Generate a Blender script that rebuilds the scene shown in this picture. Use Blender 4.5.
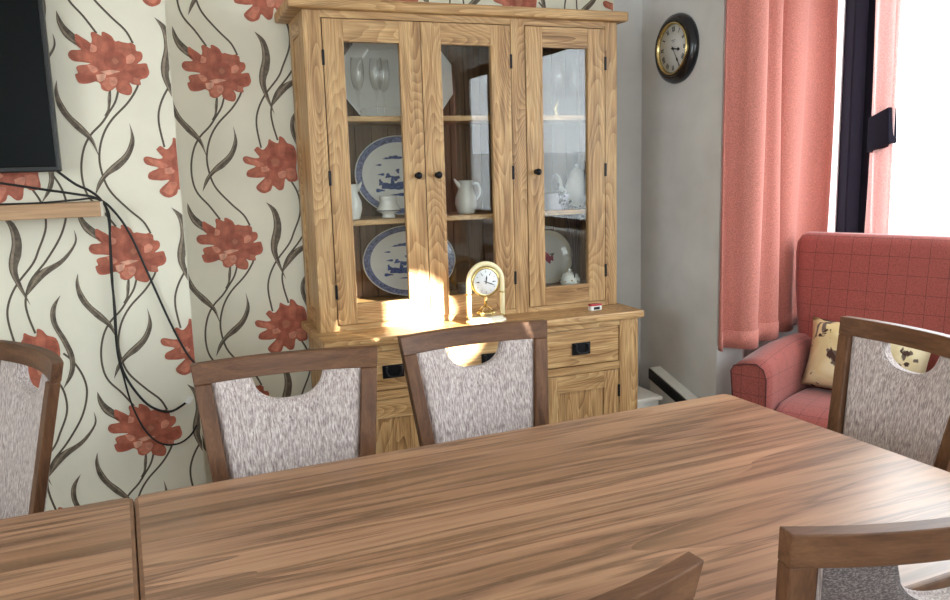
import bpy, bmesh, math, random
from mathutils import Vector, Matrix
from mathutils.geometry import tessellate_polygon
random.seed(7)
for o in list(bpy.data.objects): bpy.data.objects.remove(o, do_unlink=True)
scene = bpy.context.scene
C = scene.collection
PI = math.pi
# ------------------------------------------------------------------ camera
CAM = Vector((0, 0, 1.4)); FPX = 805.06
RT = Vector((0.9308076, -0.3644243, -0.0281444)); UP = Vector((0.0852381, 0.1415459, 0.9862551)); FW = Vector((0.3554316, 0.9204128, -0.1628149))
cam = bpy.data.cameras.new('camera'); cam.sensor_width = 36; cam.lens = FPX / 950 * 36; cam.clip_start = .02
co = bpy.data.objects.new('camera', cam); C.objects.link(co)
co.matrix_world = Matrix(((RT.x, UP.x, -FW.x, CAM.x), (RT.y, UP.y, -FW.y, CAM.y), (RT.z, UP.z, -FW.z, CAM.z), (0, 0, 0, 1)))
scene.camera = co
# ------------------------------------------------------------------ world, exposure, light
vs = scene.view_settings
vs.view_transform = 'Standard'; vs.look = 'None'; vs.gamma = 1; vs.use_curve_mapping = False; vs.exposure = 0.52
scene.cycles.transparent_max_bounces = 32
w = bpy.data.worlds.new('overcast_sky'); scene.world = w; w.use_nodes = True
bg = w.node_tree.nodes['Background']; bg.inputs[0].default_value = (0.90, 0.96, 1.0, 1); bg.inputs[1].default_value = 7.0
def portal(name, loc, rot, sx, sy):
    l = bpy.data.lights.new(name, 'AREA'); l.shape = 'RECTANGLE'; l.size = sx; l.size_y = sy; l.cycles.is_portal = True
    o = bpy.data.objects.new(name, l); C.objects.link(o); o.location = loc; o.rotation_euler = rot
portal('daylight_front_window', (3.09, .25, 1.635), (0, PI/2, 0), 1.47, 5.1)
portal('daylight_side_window', (2.56, 2.99, 1.635), (-PI/2, 0, 0), .74, 1.47)
portal('fill_left_window', (-2.32, .3, 1.6), (0, -PI/2, 0), 1.4, 2.0)  # sky portal of the added left window, fill light only
portal('fill_rear_window', (.5, -3.42, 1.6), (PI/2, 0, 0), 2.2, 1.4)  # sky portal of the added rear window, fill light only
def aim(o, target):
    o.rotation_euler = (Vector(target) - o.location).to_track_quat('-Z', 'Y').to_euler()
sp = bpy.data.lights.new('sun_beam', 'SPOT'); sp.energy = 80000; sp.color = (1, .93, .80); sp.spot_size = math.radians(2.2); sp.spot_blend = .12; sp.shadow_soft_size = .03
so = bpy.data.objects.new('sun_beam', sp); C.objects.link(so); so.location = (5.52, -6.05, 3.0); aim(so, (.845, 2.80, .83))

# ------------------------------------------------------------------ pixel helpers (directions only)
def ray(x, y): return FW + RT * ((x - 475) / FPX) - UP * ((y - 300) / FPX)
def ony(x, y, Y): d = ray(x, y); return CAM + d * (Y / d.y)
def onx(x, y, X): d = ray(x, y); return CAM + d * (X / d.x)
def onz(x, y, z): d = ray(x, y); return CAM + d * ((z - CAM.z) / d.z)

# ------------------------------------------------------------------ materials
def lin(c):
    return tuple(((v/255)/12.92 if v/255 <= .04045 else ((v/255+.055)/1.055)**2.4) for v in c) + (1,)
M = {}
def newmat(name):
    m = bpy.data.materials.new(name); m.use_nodes = True; nt = m.node_tree
    M[name] = m
    return m, nt, nt.nodes['Principled BSDF']
def plain(name, c, rough=.5, metal=0, noise=0, nscale=20, bump=0, coat=0, spec=.5, bscale=None):
    m, nt, b = newmat(name)
    b.inputs['Base Color'].default_value = lin(c); b.inputs['Roughness'].default_value = rough; b.inputs['Metallic'].default_value = metal
    b.inputs['Coat Weight'].default_value = coat; b.inputs['Specular IOR Level'].default_value = spec
    if noise or bump:
        tc = nt.nodes.new('ShaderNodeTexCoord'); n = nt.nodes.new('ShaderNodeTexNoise'); n.inputs['Scale'].default_value = nscale; n.inputs['Detail'].default_value = 5
        nt.links.new(tc.outputs['Object'], n.inputs['Vector'])
        if noise:
            r = nt.nodes.new('ShaderNodeValToRGB'); e = r.color_ramp.elements
            e[0].position = .3; e[1].position = .7
            e[0].color = lin([max(0, v*(1-noise)) for v in c]); e[1].color = lin([min(255, v*(1+noise)) for v in c])
            nt.links.new(n.outputs['Fac'], r.inputs['Fac']); nt.links.new(r.outputs['Color'], b.inputs['Base Color'])
        if bump:
            n2 = nt.nodes.new('ShaderNodeTexNoise'); n2.inputs['Scale'].default_value = bscale or nscale * 6; nt.links.new(tc.outputs['Object'], n2.inputs['Vector'])
            bp = nt.nodes.new('ShaderNodeBump'); bp.inputs['Strength'].default_value = bump; bp.inputs['Distance'].default_value = .002
            nt.links.new(n2.outputs['Fac'], bp.inputs['Height']); nt.links.new(bp.outputs['Normal'], b.inputs['Normal'])
    return m
def wood(name, axis, stops, along=1.5, across=26, rough=.45, coat=0, distort=1.2, fine=.35, island=True, bump=.15, spec=.5, figure=0, fsc=(1.1, 6, 42)):
    """long-grained wood: a stretched noise mapped to several colours, fine pores on top"""
    m, nt, b = newmat(name); L = nt.links; N = nt.nodes.new
    tc = N('ShaderNodeTexCoord'); geo = N('ShaderNodeNewGeometry')
    off = N('ShaderNodeVectorMath'); off.operation = 'ADD'
    sc = N('ShaderNodeVectorMath'); sc.operation = 'SCALE'; sc.inputs[0].default_value = (3.1, 5.7, 4.3)
    if island: L.new(geo.outputs['Random Per Island'], sc.inputs['Scale'])
    else: sc.inputs['Scale'].default_value = 1.0
    oi = N('ShaderNodeObjectInfo'); sc2 = N('ShaderNodeVectorMath'); sc2.operation = 'SCALE'; sc2.inputs[0].default_value = (7.3, 3.9, 6.1)
    L.new(oi.outputs['Random'], sc2.inputs['Scale'])
    L.new(tc.outputs['Object'], off.inputs[0]); L.new(sc.outputs[0], off.inputs[1])
    off2 = N('ShaderNodeVectorMath'); off2.operation = 'ADD'; L.new(off.outputs[0], off2.inputs[0]); L.new(sc2.outputs[0], off2.inputs[1])
    def stretched(a, c):
        mp = N('ShaderNodeMapping'); s = [c, c, c]; s[axis] = a; mp.inputs['Scale'].default_value = s
        L.new(off2.outputs[0], mp.inputs['Vector']); return mp
    n1 = N('ShaderNodeTexNoise'); n1.inputs['Scale'].default_value = 1; n1.inputs['Detail'].default_value = 6; n1.inputs['Roughness'].default_value = .62; n1.inputs['Distortion'].default_value = distort
    L.new(stretched(along, across).outputs[0], n1.inputs['Vector'])
    r = N('ShaderNodeValToRGB'); el = r.color_ramp.elements
    el[0].position, el[0].color = stops[0][0], lin(stops[0][1]); el[1].position, el[1].color = stops[-1][0], lin(stops[-1][1])
    for p_, c_ in stops[1:-1]: e = el.new(p_); e.color = lin(c_)
    if figure:
        n3 = N('ShaderNodeTexNoise'); n3.inputs['Scale'].default_value = 1; n3.inputs['Detail'].default_value = 1.6; n3.inputs['Roughness'].default_value = .45; n3.inputs['Distortion'].default_value = .25
        L.new(stretched(fsc[0], fsc[1]).outputs[0], n3.inputs['Vector'])
        mk = N('ShaderNodeMath'); mk.operation = 'MULTIPLY'; mk.inputs[1].default_value = fsc[2]; L.new(n3.outputs['Fac'], mk.inputs[0])
        wv = N('ShaderNodeMath'); wv.operation = 'FRACT'; L.new(mk.outputs[0], wv.inputs[0])
        ma = N('ShaderNodeMath'); ma.operation = 'MULTIPLY_ADD'; ma.inputs[1].default_value = figure; L.new(wv.outputs[0], ma.inputs[0])
        mb = N('ShaderNodeMath'); mb.operation = 'MULTIPLY_ADD'; mb.inputs[1].default_value = 1; mb.inputs[2].default_value = -figure*.5; L.new(n1.outputs['Fac'], mb.inputs[0]); L.new(mb.outputs[0], ma.inputs[2])
        L.new(ma.outputs[0], r.inputs['Fac'])
    else: L.new(n1.outputs['Fac'], r.inputs['Fac'])
    n2 = N('ShaderNodeTexNoise'); n2.inputs['Scale'].default_value = 1; n2.inputs['Detail'].default_value = 3
    L.new(stretched(along*5, across*9).outputs[0], n2.inputs['Vector'])
    mr = N('ShaderNodeMapRange'); mr.inputs[1].default_value = .35; mr.inputs[2].default_value = .65; mr.inputs[3].default_value = 1 - fine; mr.inputs[4].default_value = 1 + fine*.4
    L.new(n2.outputs['Fac'], mr.inputs[0])
    mx = N('ShaderNodeMix'); mx.data_type = 'RGBA'; mx.blend_type = 'MULTIPLY'; mx.inputs[0].default_value = 1
    L.new(r.outputs['Color'], mx.inputs[6]); L.new(mr.outputs[0], mx.inputs[7]); L.new(mx.outputs[2], b.inputs['Base Color'])
    b.inputs['Roughness'].default_value = rough; b.inputs['Coat Weight'].default_value = coat; b.inputs['Coat Roughness'].default_value = .2; b.inputs['Specular IOR Level'].default_value = spec
    bp = N('ShaderNodeBump'); bp.inputs['Strength'].default_value = bump; bp.inputs['Distance'].default_value = .001
    L.new(n2.outputs['Fac'], bp.inputs['Height']); L.new(bp.outputs['Normal'], b.inputs['Normal'])
    return m
OAK = [(.20, (112, 78, 42)), (.36, (154, 114, 70)), (.50, (184, 144, 96)), (.66, (204, 168, 118)), (.82, (172, 130, 82))]
wood('oak_vertical', 2, OAK, 1.6, 24, .42, distort=1.2, fine=.26, figure=.20)
wood('oak_horizontal', 0, OAK, 1.6, 24, .42, distort=1.2, fine=.26, figure=.20)
wood('oak_depth', 1, OAK, 1.6, 24, .42, distort=1.2, fine=.26, figure=.20)
BOARD = [(.3, (96, 72, 50)), (.5, (122, 94, 68)), (.7, (138, 108, 80))]
wood('oak_back_boards', 2, BOARD, 1.2, 16, .6, fine=.2)
TBL = [(.22, (90, 65, 49)), (.33, (129, 97, 71)), (.40, (160, 120, 91)), (.445, (113, 85, 63)), (.47, (149, 111, 86)), (.54, (173, 133, 102)), (.585, (126, 95, 71)), (.61, (167, 124, 95)), (.68, (190, 150, 117)), (.78, (142, 107, 83))]
wood('table_laminate', 0, TBL, .34, 8.0, .37, coat=.12, distort=.3, figure=.17, fsc=(.15, 2.2, 15), fine=.12, island=False, bump=.05)
plain('table_edge', (118, 84, 60), .45, noise=.12, nscale=40)
CH = [(.3, (80, 52, 36)), (.5, (104, 71, 49)), (.7, (122, 86, 60))]
wood('chair_wood', 0, CH, 4, 40, .45, coat=0, distort=.4, fine=.14, bump=.06, spec=.32)
wood('chair_wood_upright', 2, CH, 4, 40, .45, coat=0, distort=.4, fine=.14, bump=.06, spec=.32)
wood('shelf_beech', 0, [(.3, (168, 132, 98)), (.5, (182, 146, 110)), (.7, (194, 158, 122))], 2, 30, .5, fine=.12)
plain('paint_greige', (210, 209, 207), .8, noise=.03, nscale=6, bump=.08, bscale=120)
plain('paint_white', (236, 234, 228), .7)
plain('paint_cream', (226, 222, 208), .8)
plain('wallpaper_ground', (228, 224, 207), .7, noise=.025, nscale=4, bump=.10, bscale=90)
plain('carpet', (150, 138, 126), .95, noise=.2, nscale=90, bump=.5)
plain('leaf_print', (92, 82, 70), .6, noise=.28, nscale=46)
plain('stem_print', (88, 78, 64), .6)
plain('black_plastic', (16, 18, 20), .35)
plain('black_screen', (7, 12, 14), .3, spec=.12)
plain('black_iron', (26, 26, 30), .38, metal=.6)
plain('black_cable', (18, 18, 18), .5)
plain('white_plastic', (232, 232, 228), .4)
plain('porcelain', (236, 236, 232), .12, coat=.4)
plain('porcelain_cream', (238, 232, 214), .15, coat=.4)
plain('rim_blue', (112, 120, 152), .15, coat=.4, noise=.35, nscale=150)
plain('motif_blue', (74, 92, 140), .2, noise=.3, nscale=120)
plain('motif_rose', (150, 44, 70), .3, noise=.3, nscale=120)
plain('motif_green', (70, 96, 70), .3)
plain('gilt', (206, 184, 128), .25, metal=1)
plain('ivory_arch', (244, 232, 190), .25, coat=.3)
plain('dial_white', (240, 242, 244), .4)
plain('dial_grey', (206, 204, 200), .5)
plain('ink', (24, 24, 28), .5)
plain('clock_rim', (16, 16, 24), .25, coat=.25)
plain('frame_brown', (28, 23, 32), .8, spec=.05)
plain('piping_dark', (84, 40, 42), .8)
plain('band_dark', (24, 20, 32), .9, spec=.1)
plain('seal_white', (230, 230, 232), .4)
plain('aluminium', (200, 202, 206), .35, metal=.7)
plain('lilac_reflection', (206, 204, 222), .6)
plain('dried_flower', (58, 48, 48), .8)
plain('grey_card', (96, 98, 104), .5)
plain('red_enamel', (176, 40, 52), .3)
plain('render_white', (238, 236, 230), .8)
plain('slate_blue', (104, 134, 160), .7, noise=.12, nscale=2)
plain('tarmac', (168, 168, 166), .9, noise=.08, nscale=8)
plain('van_paint', (236, 238, 240), .25, coat=.5)
plain('tinted_glass', (34, 52, 70), .08)
plain('rubber', (22, 22, 22), .8)
plain('sofa_foot', (60, 40, 30), .5)

def glassy(name, gain, tint=(1, 1, 1, 1)):
    m, nt, b = newmat(name); nt.nodes.remove(b)
    tr = nt.nodes.new('ShaderNodeBsdfTransparent'); tr.inputs[0].default_value = tint
    gl = nt.nodes.new('ShaderNodeBsdfGlossy'); gl.inputs['Roughness'].default_value = .0
    lw = nt.nodes.new('ShaderNodeLayerWeight'); lw.inputs['Blend'].default_value = .5
    pw = nt.nodes.new('ShaderNodeMath'); pw.operation = 'POWER'; pw.inputs[1].default_value = 5; nt.links.new(lw.outputs['Facing'], pw.inputs[0])
    fr = nt.nodes.new('ShaderNodeMath'); fr.operation = 'MULTIPLY_ADD'; fr.inputs[1].default_value = .96; fr.inputs[2].default_value = .04; nt.links.new(pw.outputs[0], fr.inputs[0])
    mu = nt.nodes.new('ShaderNodeMath'); mu.operation = 'MULTIPLY'; mu.inputs[1].default_value = gain; mu.use_clamp = True
    mx = nt.nodes.new('ShaderNodeMixShader')
    nt.links.new(fr.outputs[0], mu.inputs[0]); nt.links.new(mu.outputs[0], mx.inputs[0]); nt.links.new(tr.outputs[0], mx.inputs[1]); nt.links.new(gl.outputs[0], mx.inputs[2])
    nt.links.new(mx.outputs[0], nt.nodes['Material Output'].inputs[0])
glassy('pane_glass', 1.0, (.97, .98, .98, 1)); glassy('door_glass', 1.0, (.96, .97, .96, 1)); glassy('stem_glass', 1.5, (.995, .997, .997, 1))

def coral_print():
    m, nt, b = newmat('coral_print'); L = nt.links
    vc = nt.nodes.new('ShaderNodeVertexColor'); vc.layer_name = 'tone'
    tc = nt.nodes.new('ShaderNodeTexCoord'); n = nt.nodes.new('ShaderNodeTexNoise'); n.inputs['Scale'].default_value = 38; n.inputs['Detail'].default_value = 6
    L.new(tc.outputs['Object'], n.inputs['Vector'])
    mr = nt.nodes.new('ShaderNodeMapRange'); mr.inputs[1].default_value = .3; mr.inputs[2].default_value = .7; mr.inputs[3].default_value = .72; mr.inputs[4].default_value = 1.22
    L.new(n.outputs['Fac'], mr.inputs[0])
    mx = nt.nodes.new('ShaderNodeMix'); mx.data_type = 'RGBA'; mx.blend_type = 'MULTIPLY'; mx.inputs[0].default_value = 1
    L.new(vc.outputs['Color'], mx.inputs[6]); L.new(mr.outputs[0], mx.inputs[7]); L.new(mx.outputs[2], b.inputs['Base Color'])
    b.inputs['Roughness'].default_value = .6
coral_print()

def fabric(name, dark, mid, light, axis=2, a=5, c=230, bump=.4):
    m, nt, b = newmat(name); L = nt.links
    tc = nt.nodes.new('ShaderNodeTexCoord'); mp = nt.nodes.new('ShaderNodeMapping'); s = [c, c, c]; s[axis] = a*4; mp.inputs['Scale'].default_value = s
    L.new(tc.outputs['Object'], mp.inputs['Vector'])
    n = nt.nodes.new('ShaderNodeTexNoise'); n.inputs['Scale'].default_value = 1; n.inputs['Detail'].default_value = 4; n.inputs['Roughness'].default_value = .7
    L.new(mp.outputs[0], n.inputs['Vector'])
    r = nt.nodes.new('ShaderNodeValToRGB'); e = r.color_ramp.elements; e[0].position = .34; e[0].color = lin(dark); e[1].position = .66; e[1].color = lin(light); k = e.new(.5); k.color = lin(mid)
    L.new(n.outputs['Fac'], r.inputs['Fac']); L.new(r.outputs['Color'], b.inputs['Base Color'])
    b.inputs['Roughness'].default_value = .85; b.inputs['Specular IOR Level'].default_value = .2; b.inputs['Sheen Weight'].default_value = .2
    bp = nt.nodes.new('ShaderNodeBump'); bp.inputs['Strength'].default_value = bump; bp.inputs['Distance'].default_value = .0015
    L.new(n.outputs['Fac'], bp.inputs['Height']); L.new(bp.outputs['Normal'], b.inputs['Normal'])
fabric('chair_fabric', (132, 116, 114), (186, 172, 169), (226, 217, 213), a=2.4, c=270)
fabric('chair_fabric_back', (62, 54, 54), (98, 88, 88), (140, 130, 128), a=120, c=260)

def check_fabric(name, base, line, step):
    """plain weave with thin dark woven lines, drawn along each local axis except on faces that look along it"""
    m, nt, b = newmat(name); L = nt.links; N = nt.nodes.new
    tc = N('ShaderNodeTexCoord'); geo = N('ShaderNodeNewGeometry'); vt = N('ShaderNodeVectorTransform'); vt.vector_type = 'NORMAL'; vt.convert_from = 'WORLD'; vt.convert_to = 'OBJECT'
    L.new(geo.outputs['True Normal'], vt.inputs[0])
    sp_ = N('ShaderNodeSeparateXYZ'); L.new(tc.outputs['Object'], sp_.inputs[0]); sn = N('ShaderNodeSeparateXYZ'); L.new(vt.outputs[0], sn.inputs[0])
    def math_(op, a, v=None, c=None):
        n = N('ShaderNodeMath'); n.operation = op
        for i, q in enumerate((a, v, c)):
            if q is None: continue
            if isinstance(q, (int, float)): n.inputs[i].default_value = q
            else: L.new(q, n.inputs[i])
        return n.outputs[0]
    tot = None
    for i in range(3):
        f = math_('FRACT', math_('DIVIDE', math_('ADD', sp_.outputs[i], 10.013), step))
        ln = math_('LESS_THAN', f, .028)
        ok = math_('LESS_THAN', math_('ABSOLUTE', sn.outputs[i]), .72)
        v = math_('MULTIPLY', ln, ok)
        tot = v if tot is None else math_('MAXIMUM', tot, v)
    n = N('ShaderNodeTexNoise'); n.inputs['Scale'].default_value = 300; L.new(tc.outputs['Object'], n.inputs['Vector'])
    r = N('ShaderNodeValToRGB'); e = r.color_ramp.elements; e[0].position = .3; e[1].position = .7; e[0].color = lin([v*.84 for v in base]); e[1].color = lin([min(255, v*1.12) for v in base])
    L.new(n.outputs['Fac'], r.inputs['Fac'])
    mx = N('ShaderNodeMix'); mx.data_type = 'RGBA'; L.new(math_('MULTIPLY', tot, .62), mx.inputs[0]); L.new(r.outputs['Color'], mx.inputs[6]); mx.inputs[7].default_value = lin(line)
    L.new(mx.outputs[2], b.inputs['Base Color']); b.inputs['Roughness'].default_value = .85; b.inputs['Sheen Weight'].default_value = .25; b.inputs['Specular IOR Level'].default_value = .2
    bp = N('ShaderNodeBump'); bp.inputs['Strength'].default_value = .3; bp.inputs['Distance'].default_value = .001; L.new(n.outputs['Fac'], bp.inputs['Height']); L.new(bp.outputs['Normal'], b.inputs['Normal'])
check_fabric('armchair_check', (156, 83, 76), (54, 34, 44), .072)

def curtain_mat(name, c, trans):
    m, nt, b = newmat(name); L = nt.links
    tc = nt.nodes.new('ShaderNodeTexCoord'); n = nt.nodes.new('ShaderNodeTexNoise'); n.inputs['Scale'].default_value = 260; n.inputs['Detail'].default_value = 4
    L.new(tc.outputs['Object'], n.inputs['Vector'])
    r = nt.nodes.new('ShaderNodeValToRGB'); e = r.color_ramp.elements; e[0].position = .3; e[1].position = .7; e[0].color = lin([v*.86 for v in c]); e[1].color = lin([min(255, v*1.1) for v in c])
    L.new(n.outputs['Fac'], r.inputs['Fac']); L.new(r.outputs['Color'], b.inputs['Base Color'])
    b.inputs['Roughness'].default_value = .9; b.inputs['Sheen Weight'].default_value = .2; b.inputs['Specular IOR Level'].default_value = .15
    bp = nt.nodes.new('ShaderNodeBump'); bp.inputs['Strength'].default_value = .3; bp.inputs['Distance'].default_value = .001; L.new(n.outputs['Fac'], bp.inputs['Height']); L.new(bp.outputs['Normal'], b.inputs['Normal'])
    t = nt.nodes.new('ShaderNodeBsdfTranslucent'); L.new(r.outputs['Color'], t.inputs[0]); mx = nt.nodes.new('ShaderNodeMixShader'); mx.inputs[0].default_value = trans
    L.new(b.outputs[0], mx.inputs[1]); L.new(t.outputs[0], mx.inputs[2]); L.new(mx.outputs[0], nt.nodes['Material Output'].inputs[0])
curtain_mat('curtain_coral', (198, 126, 114), .12); curtain_mat('curtain_thin', (244, 206, 202), .5)

def cushion_mat():
    m, nt, b = newmat('cushion_print'); L = nt.links; N = nt.nodes.new
    tc = N('ShaderNodeTexCoord')
    def blot(scale, lo, hi, ca, cb, prev, off):
        mp = N('ShaderNodeMapping'); mp.inputs['Location'].default_value = (off, off*.7, off*1.3); L.new(tc.outputs['Object'], mp.inputs['Vector'])
        v = N('ShaderNodeTexNoise'); v.inputs['Scale'].default_value = scale; v.inputs['Detail'].default_value = 3; v.inputs['Distortion'].default_value = .8; L.new(mp.outputs[0], v.inputs['Vector'])
        mr = N('ShaderNodeMapRange'); mr.inputs[1].default_value = lo; mr.inputs[2].default_value = hi; L.new(v.outputs['Fac'], mr.inputs[0])
        mx = N('ShaderNodeMix'); mx.data_type = 'RGBA'; L.new(mr.outputs[0], mx.inputs[0]); mx.inputs[7].default_value = lin(cb)
        if prev is None: mx.inputs[6].default_value = lin(ca)
        else: L.new(prev, mx.inputs[6])
        return mx.outputs[2]
    c = blot(6, .4, .6, (210, 190, 138), (234, 222, 184), None, 0)
    c = blot(11, .575, .60, None, (104, 88, 78), c, 3.1)
    c = blot(14, .62, .64, None, (70, 46, 36), c, 7.7)
    L.new(c, b.inputs['Base Color']); b.inputs['Roughness'].default_value = .85
cushion_mat()
# ------------------------------------------------------------------ mesh helpers
def bm_(): return bmesh.new()
def box(bm, x0, x1, y0, y1, z0, z1):
    v = [bm.verts.new((x, y, z)) for z in (z0, z1) for y in (y0, y1) for x in (x0, x1)]
    for f in ((0, 2, 3, 1), (4, 5, 7, 6), (0, 1, 5, 4), (2, 6, 7, 3), (0, 4, 6, 2), (1, 3, 7, 5)): bm.faces.new([v[i] for i in f])
    return bm
def B(*a): return box(bm_(), *a)
def lathe(bm, prof, seg=28, cx=0, cy=0, cz=0, sx=1, sy=1, mats=None):
    rings = []
    for r, z in prof:
        rings.append([bm.verts.new((cx + sx*r*math.cos(2*PI*i/seg), cy + sy*r*math.sin(2*PI*i/seg), cz + z)) for i in range(seg)] if r > 1e-6 else [bm.verts.new((cx, cy, cz + z))])
    for k in range(len(rings)-1):
        a, b = rings[k], rings[k+1]
        for i in range(seg):
            j = (i+1) % seg
            if len(a) == 1 and len(b) == 1: continue
            if len(a) == 1: f = bm.faces.new((a[0], b[j], b[i]))
            elif len(b) == 1: f = bm.faces.new((a[i], a[j], b[0]))
            else: f = bm.faces.new((a[i], a[j], b[j], b[i]))
            f.smooth = True
            if mats: f.material_index = mats[k]
    return bm
def tube(bm, pts, r, seg=8, caps=True):
    pts = [Vector(p) for p in pts]; rings = []; n = None
    for i, p in enumerate(pts):
        t = (pts[min(i+1, len(pts)-1)] - pts[max(i-1, 0)]).normalized()
        if n is None: n = t.orthogonal().normalized()
        n = (n - t*n.dot(t)).normalized(); bb = t.cross(n)
        rr = r[i] if isinstance(r, (list, tuple)) else r
        rings.append([bm.verts.new(p + (n*math.cos(2*PI*k/seg) + bb*math.sin(2*PI*k/seg))*rr) for k in range(seg)])
    for a, b in zip(rings, rings[1:]):
        for k in range(seg):
            f = bm.faces.new((a[k], a[(k+1) % seg], b[(k+1) % seg], b[k])); f.smooth = True
    if caps: bm.faces.new(rings[0][::-1]); bm.faces.new(rings[-1])
    return bm
def smooth_path(pts, n=8):
    pts = [Vector(p) for p in pts]; out = []
    for i in range(len(pts)-1):
        p0, p1, p2, p3 = pts[max(i-1, 0)], pts[i], pts[i+1], pts[min(i+2, len(pts)-1)]
        for k in range(n):
            t = k/n
            out.append(.5*((2*p1) + (p2-p0)*t + (2*p0-5*p1+4*p2-p3)*t*t + (3*p1-p0-3*p2+p3)*t**3))
    out.append(pts[-1]); return out
def loft(bm, sections, closed=True, cap=True, smooth=True):
    rings = [[bm.verts.new(p) for p in s] for s in sections]
    for a, b in zip(rings, rings[1:]):
        n = len(a)
        for k in range(n if closed else n-1):
            f = bm.faces.new((a[k], a[(k+1) % n], b[(k+1) % n], b[k])); f.smooth = smooth
    if cap and closed: bm.faces.new(rings[0][::-1]); bm.faces.new(rings[-1])
    return bm
def prism(bm, poly, fn0, fn1):
    a = [bm.verts.new(fn0(*p)) for p in poly]; b = [bm.verts.new(fn1(*p)) for p in poly]; n = len(poly)
    bm.faces.new(a[::-1]); bm.faces.new(b)
    for i in range(n): bm.faces.new((a[i], a[(i+1) % n], b[(i+1) % n], b[i]))
    return bm
def obj(name, bm, mat, parent=None, bevel=0, world=True, seg=2, recalc=True, sub=0):
    """links a bmesh as one mesh object; world=True: coordinates are world ones and the object takes its root's place"""
    if recalc: bmesh.ops.recalc_face_normals(bm, faces=bm.faces)
    root = parent
    if world and parent is not None:
        while root.parent: root = root.parent
        bm.transform(Matrix.Translation(-root.location))
    me = bpy.data.meshes.new(name); bm.to_mesh(me); bm.free()
    for m in (mat if isinstance(mat, (list, tuple)) else [mat]): me.materials.append(M[m])
    o = bpy.data.objects.new(name, me); C.objects.link(o)
    if parent: o.parent = parent
    if bevel:
        b = o.modifiers.new('bevel', 'BEVEL'); b.width = bevel; b.segments = seg; b.limit_method = 'ANGLE'; b.angle_limit = math.radians(40)
    if sub:
        s = o.modifiers.new('sub', 'SUBSURF'); s.levels = sub; s.render_levels = sub
    return o
def thing(name, label, cat, loc=(0, 0, 0), rz=0, group=None):
    o = bpy.data.objects.new(name, None); C.objects.link(o); o.empty_display_size = .05
    o.location = loc; o.rotation_euler = (0, 0, rz); return tag(o, label, cat, group)
def tag(o, label, cat, group=None):
    o['label'] = label; o['category'] = cat
    if group: o['group'] = group
    return o
def struct(name, bm, mat, label=None, **k):
    o = obj(name, bm, mat, **k); o['kind'] = 'structure'
    if label: o['label'] = label
    return o
def copy_tree(o, parent=None):
    c = o.copy(); C.objects.link(c); c.parent = parent
    for ch in list(o.children): copy_tree(ch, c)
    return c

# ------------------------------------------------------------------ the room
YB, YC, XC = 3.2, 3.0, .075          # back wall, chimney breast face, breast corner
XP, YP = 2.07, 2.637                 # clock wall face, its outer corner
XW, YS = 3.0, 2.88                   # window wall, side wall of the bay
ZC = 2.5
struct('floor', B(-2.3, 3.2, -3.5, 3.4, -.1, 0), 'carpet', 'brown carpeted floor under the table')
struct('ceiling', B(-2.3, 3.2, -3.5, 3.4, ZC, ZC+.1), 'paint_white', 'white ceiling')
wall_b = struct('wall_back', B(XC, 1.925, YB, YB+.15, 0, ZC), 'wallpaper_ground', 'cream floral wallpaper wall behind the oak dresser')
wall_c = struct('wall_chimney_breast', B(-1.6, XC, YC, YB+.15, 0, ZC), 'wallpaper_ground', 'cream floral wallpaper chimney breast behind the television')
struct('wall_back_alcove', B(-2.3, -1.6, YB, YB+.15, 0, ZC), 'paint_cream', 'cream wall left of the chimney breast')
struct('wall_back_corner', B(1.925, XP, YB, YB+.15, 0, ZC), 'paint_greige', 'plain grey strip of wall right of the dresser')
struct('wall_right', B(XP, XP+.13, YP, YB+.15, 0, ZC), 'paint_greige', 'grey wall that carries the round clock')
bm = bm_(); box(bm, XP+.13, 3.15, YS, YS+.14, 0, .9); box(bm, XP+.13, 3.15, YS, YS+.14, 2.37, ZC); box(bm, XP+.13, 2.19, YS, YS+.14, .9, 2.37)
struct('wall_bay_side', bm, 'paint_greige', 'grey wall of the bay under its side window')
bm = bm_(); box(bm, XW, XW+.14, -3.4, YS, 0, .9); box(bm, XW, XW+.14, -3.4, YS, 2.37, ZC); box(bm, XW, XW+.14, -3.4, -2.3, .9, 2.37)
struct('wall_window', bm, 'paint_greige', 'grey wall under the wide front window')
bm = bm_(); box(bm, -2.3, -2.2, -3.4, YB, 0, .9); box(bm, -2.3, -2.2, -3.4, YB, 2.3, ZC); box(bm, -2.3, -2.2, -3.4, -.7, .9, 2.3); box(bm, -2.3, -2.2, 1.3, YB, .9, 2.3)
struct('wall_left', bm, 'paint_cream', 'cream left wall with an added window opening')
bm = bm_(); box(bm, -2.3, 3.14, -3.4, -3.3, 0, .9); box(bm, -2.3, 3.14, -3.4, -3.3, 2.3, ZC); box(bm, -2.3, -.6, -3.4, -3.3, .9, 2.3); box(bm, 1.6, 3.14, -3.4, -3.3, .9, 2.3)
struct('wall_rear', bm, 'paint_cream', 'cream wall behind the camera')
struct('baseboard_back', B(XC, XP, YB-.015, YB, 0, .12), 'paint_white', 'white skirting board along the back wall')
struct('baseboard_chimney', B(-1.6, XC+.015, YC-.015, YC, 0, .12), 'paint_white', 'white skirting board along the chimney breast')

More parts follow.
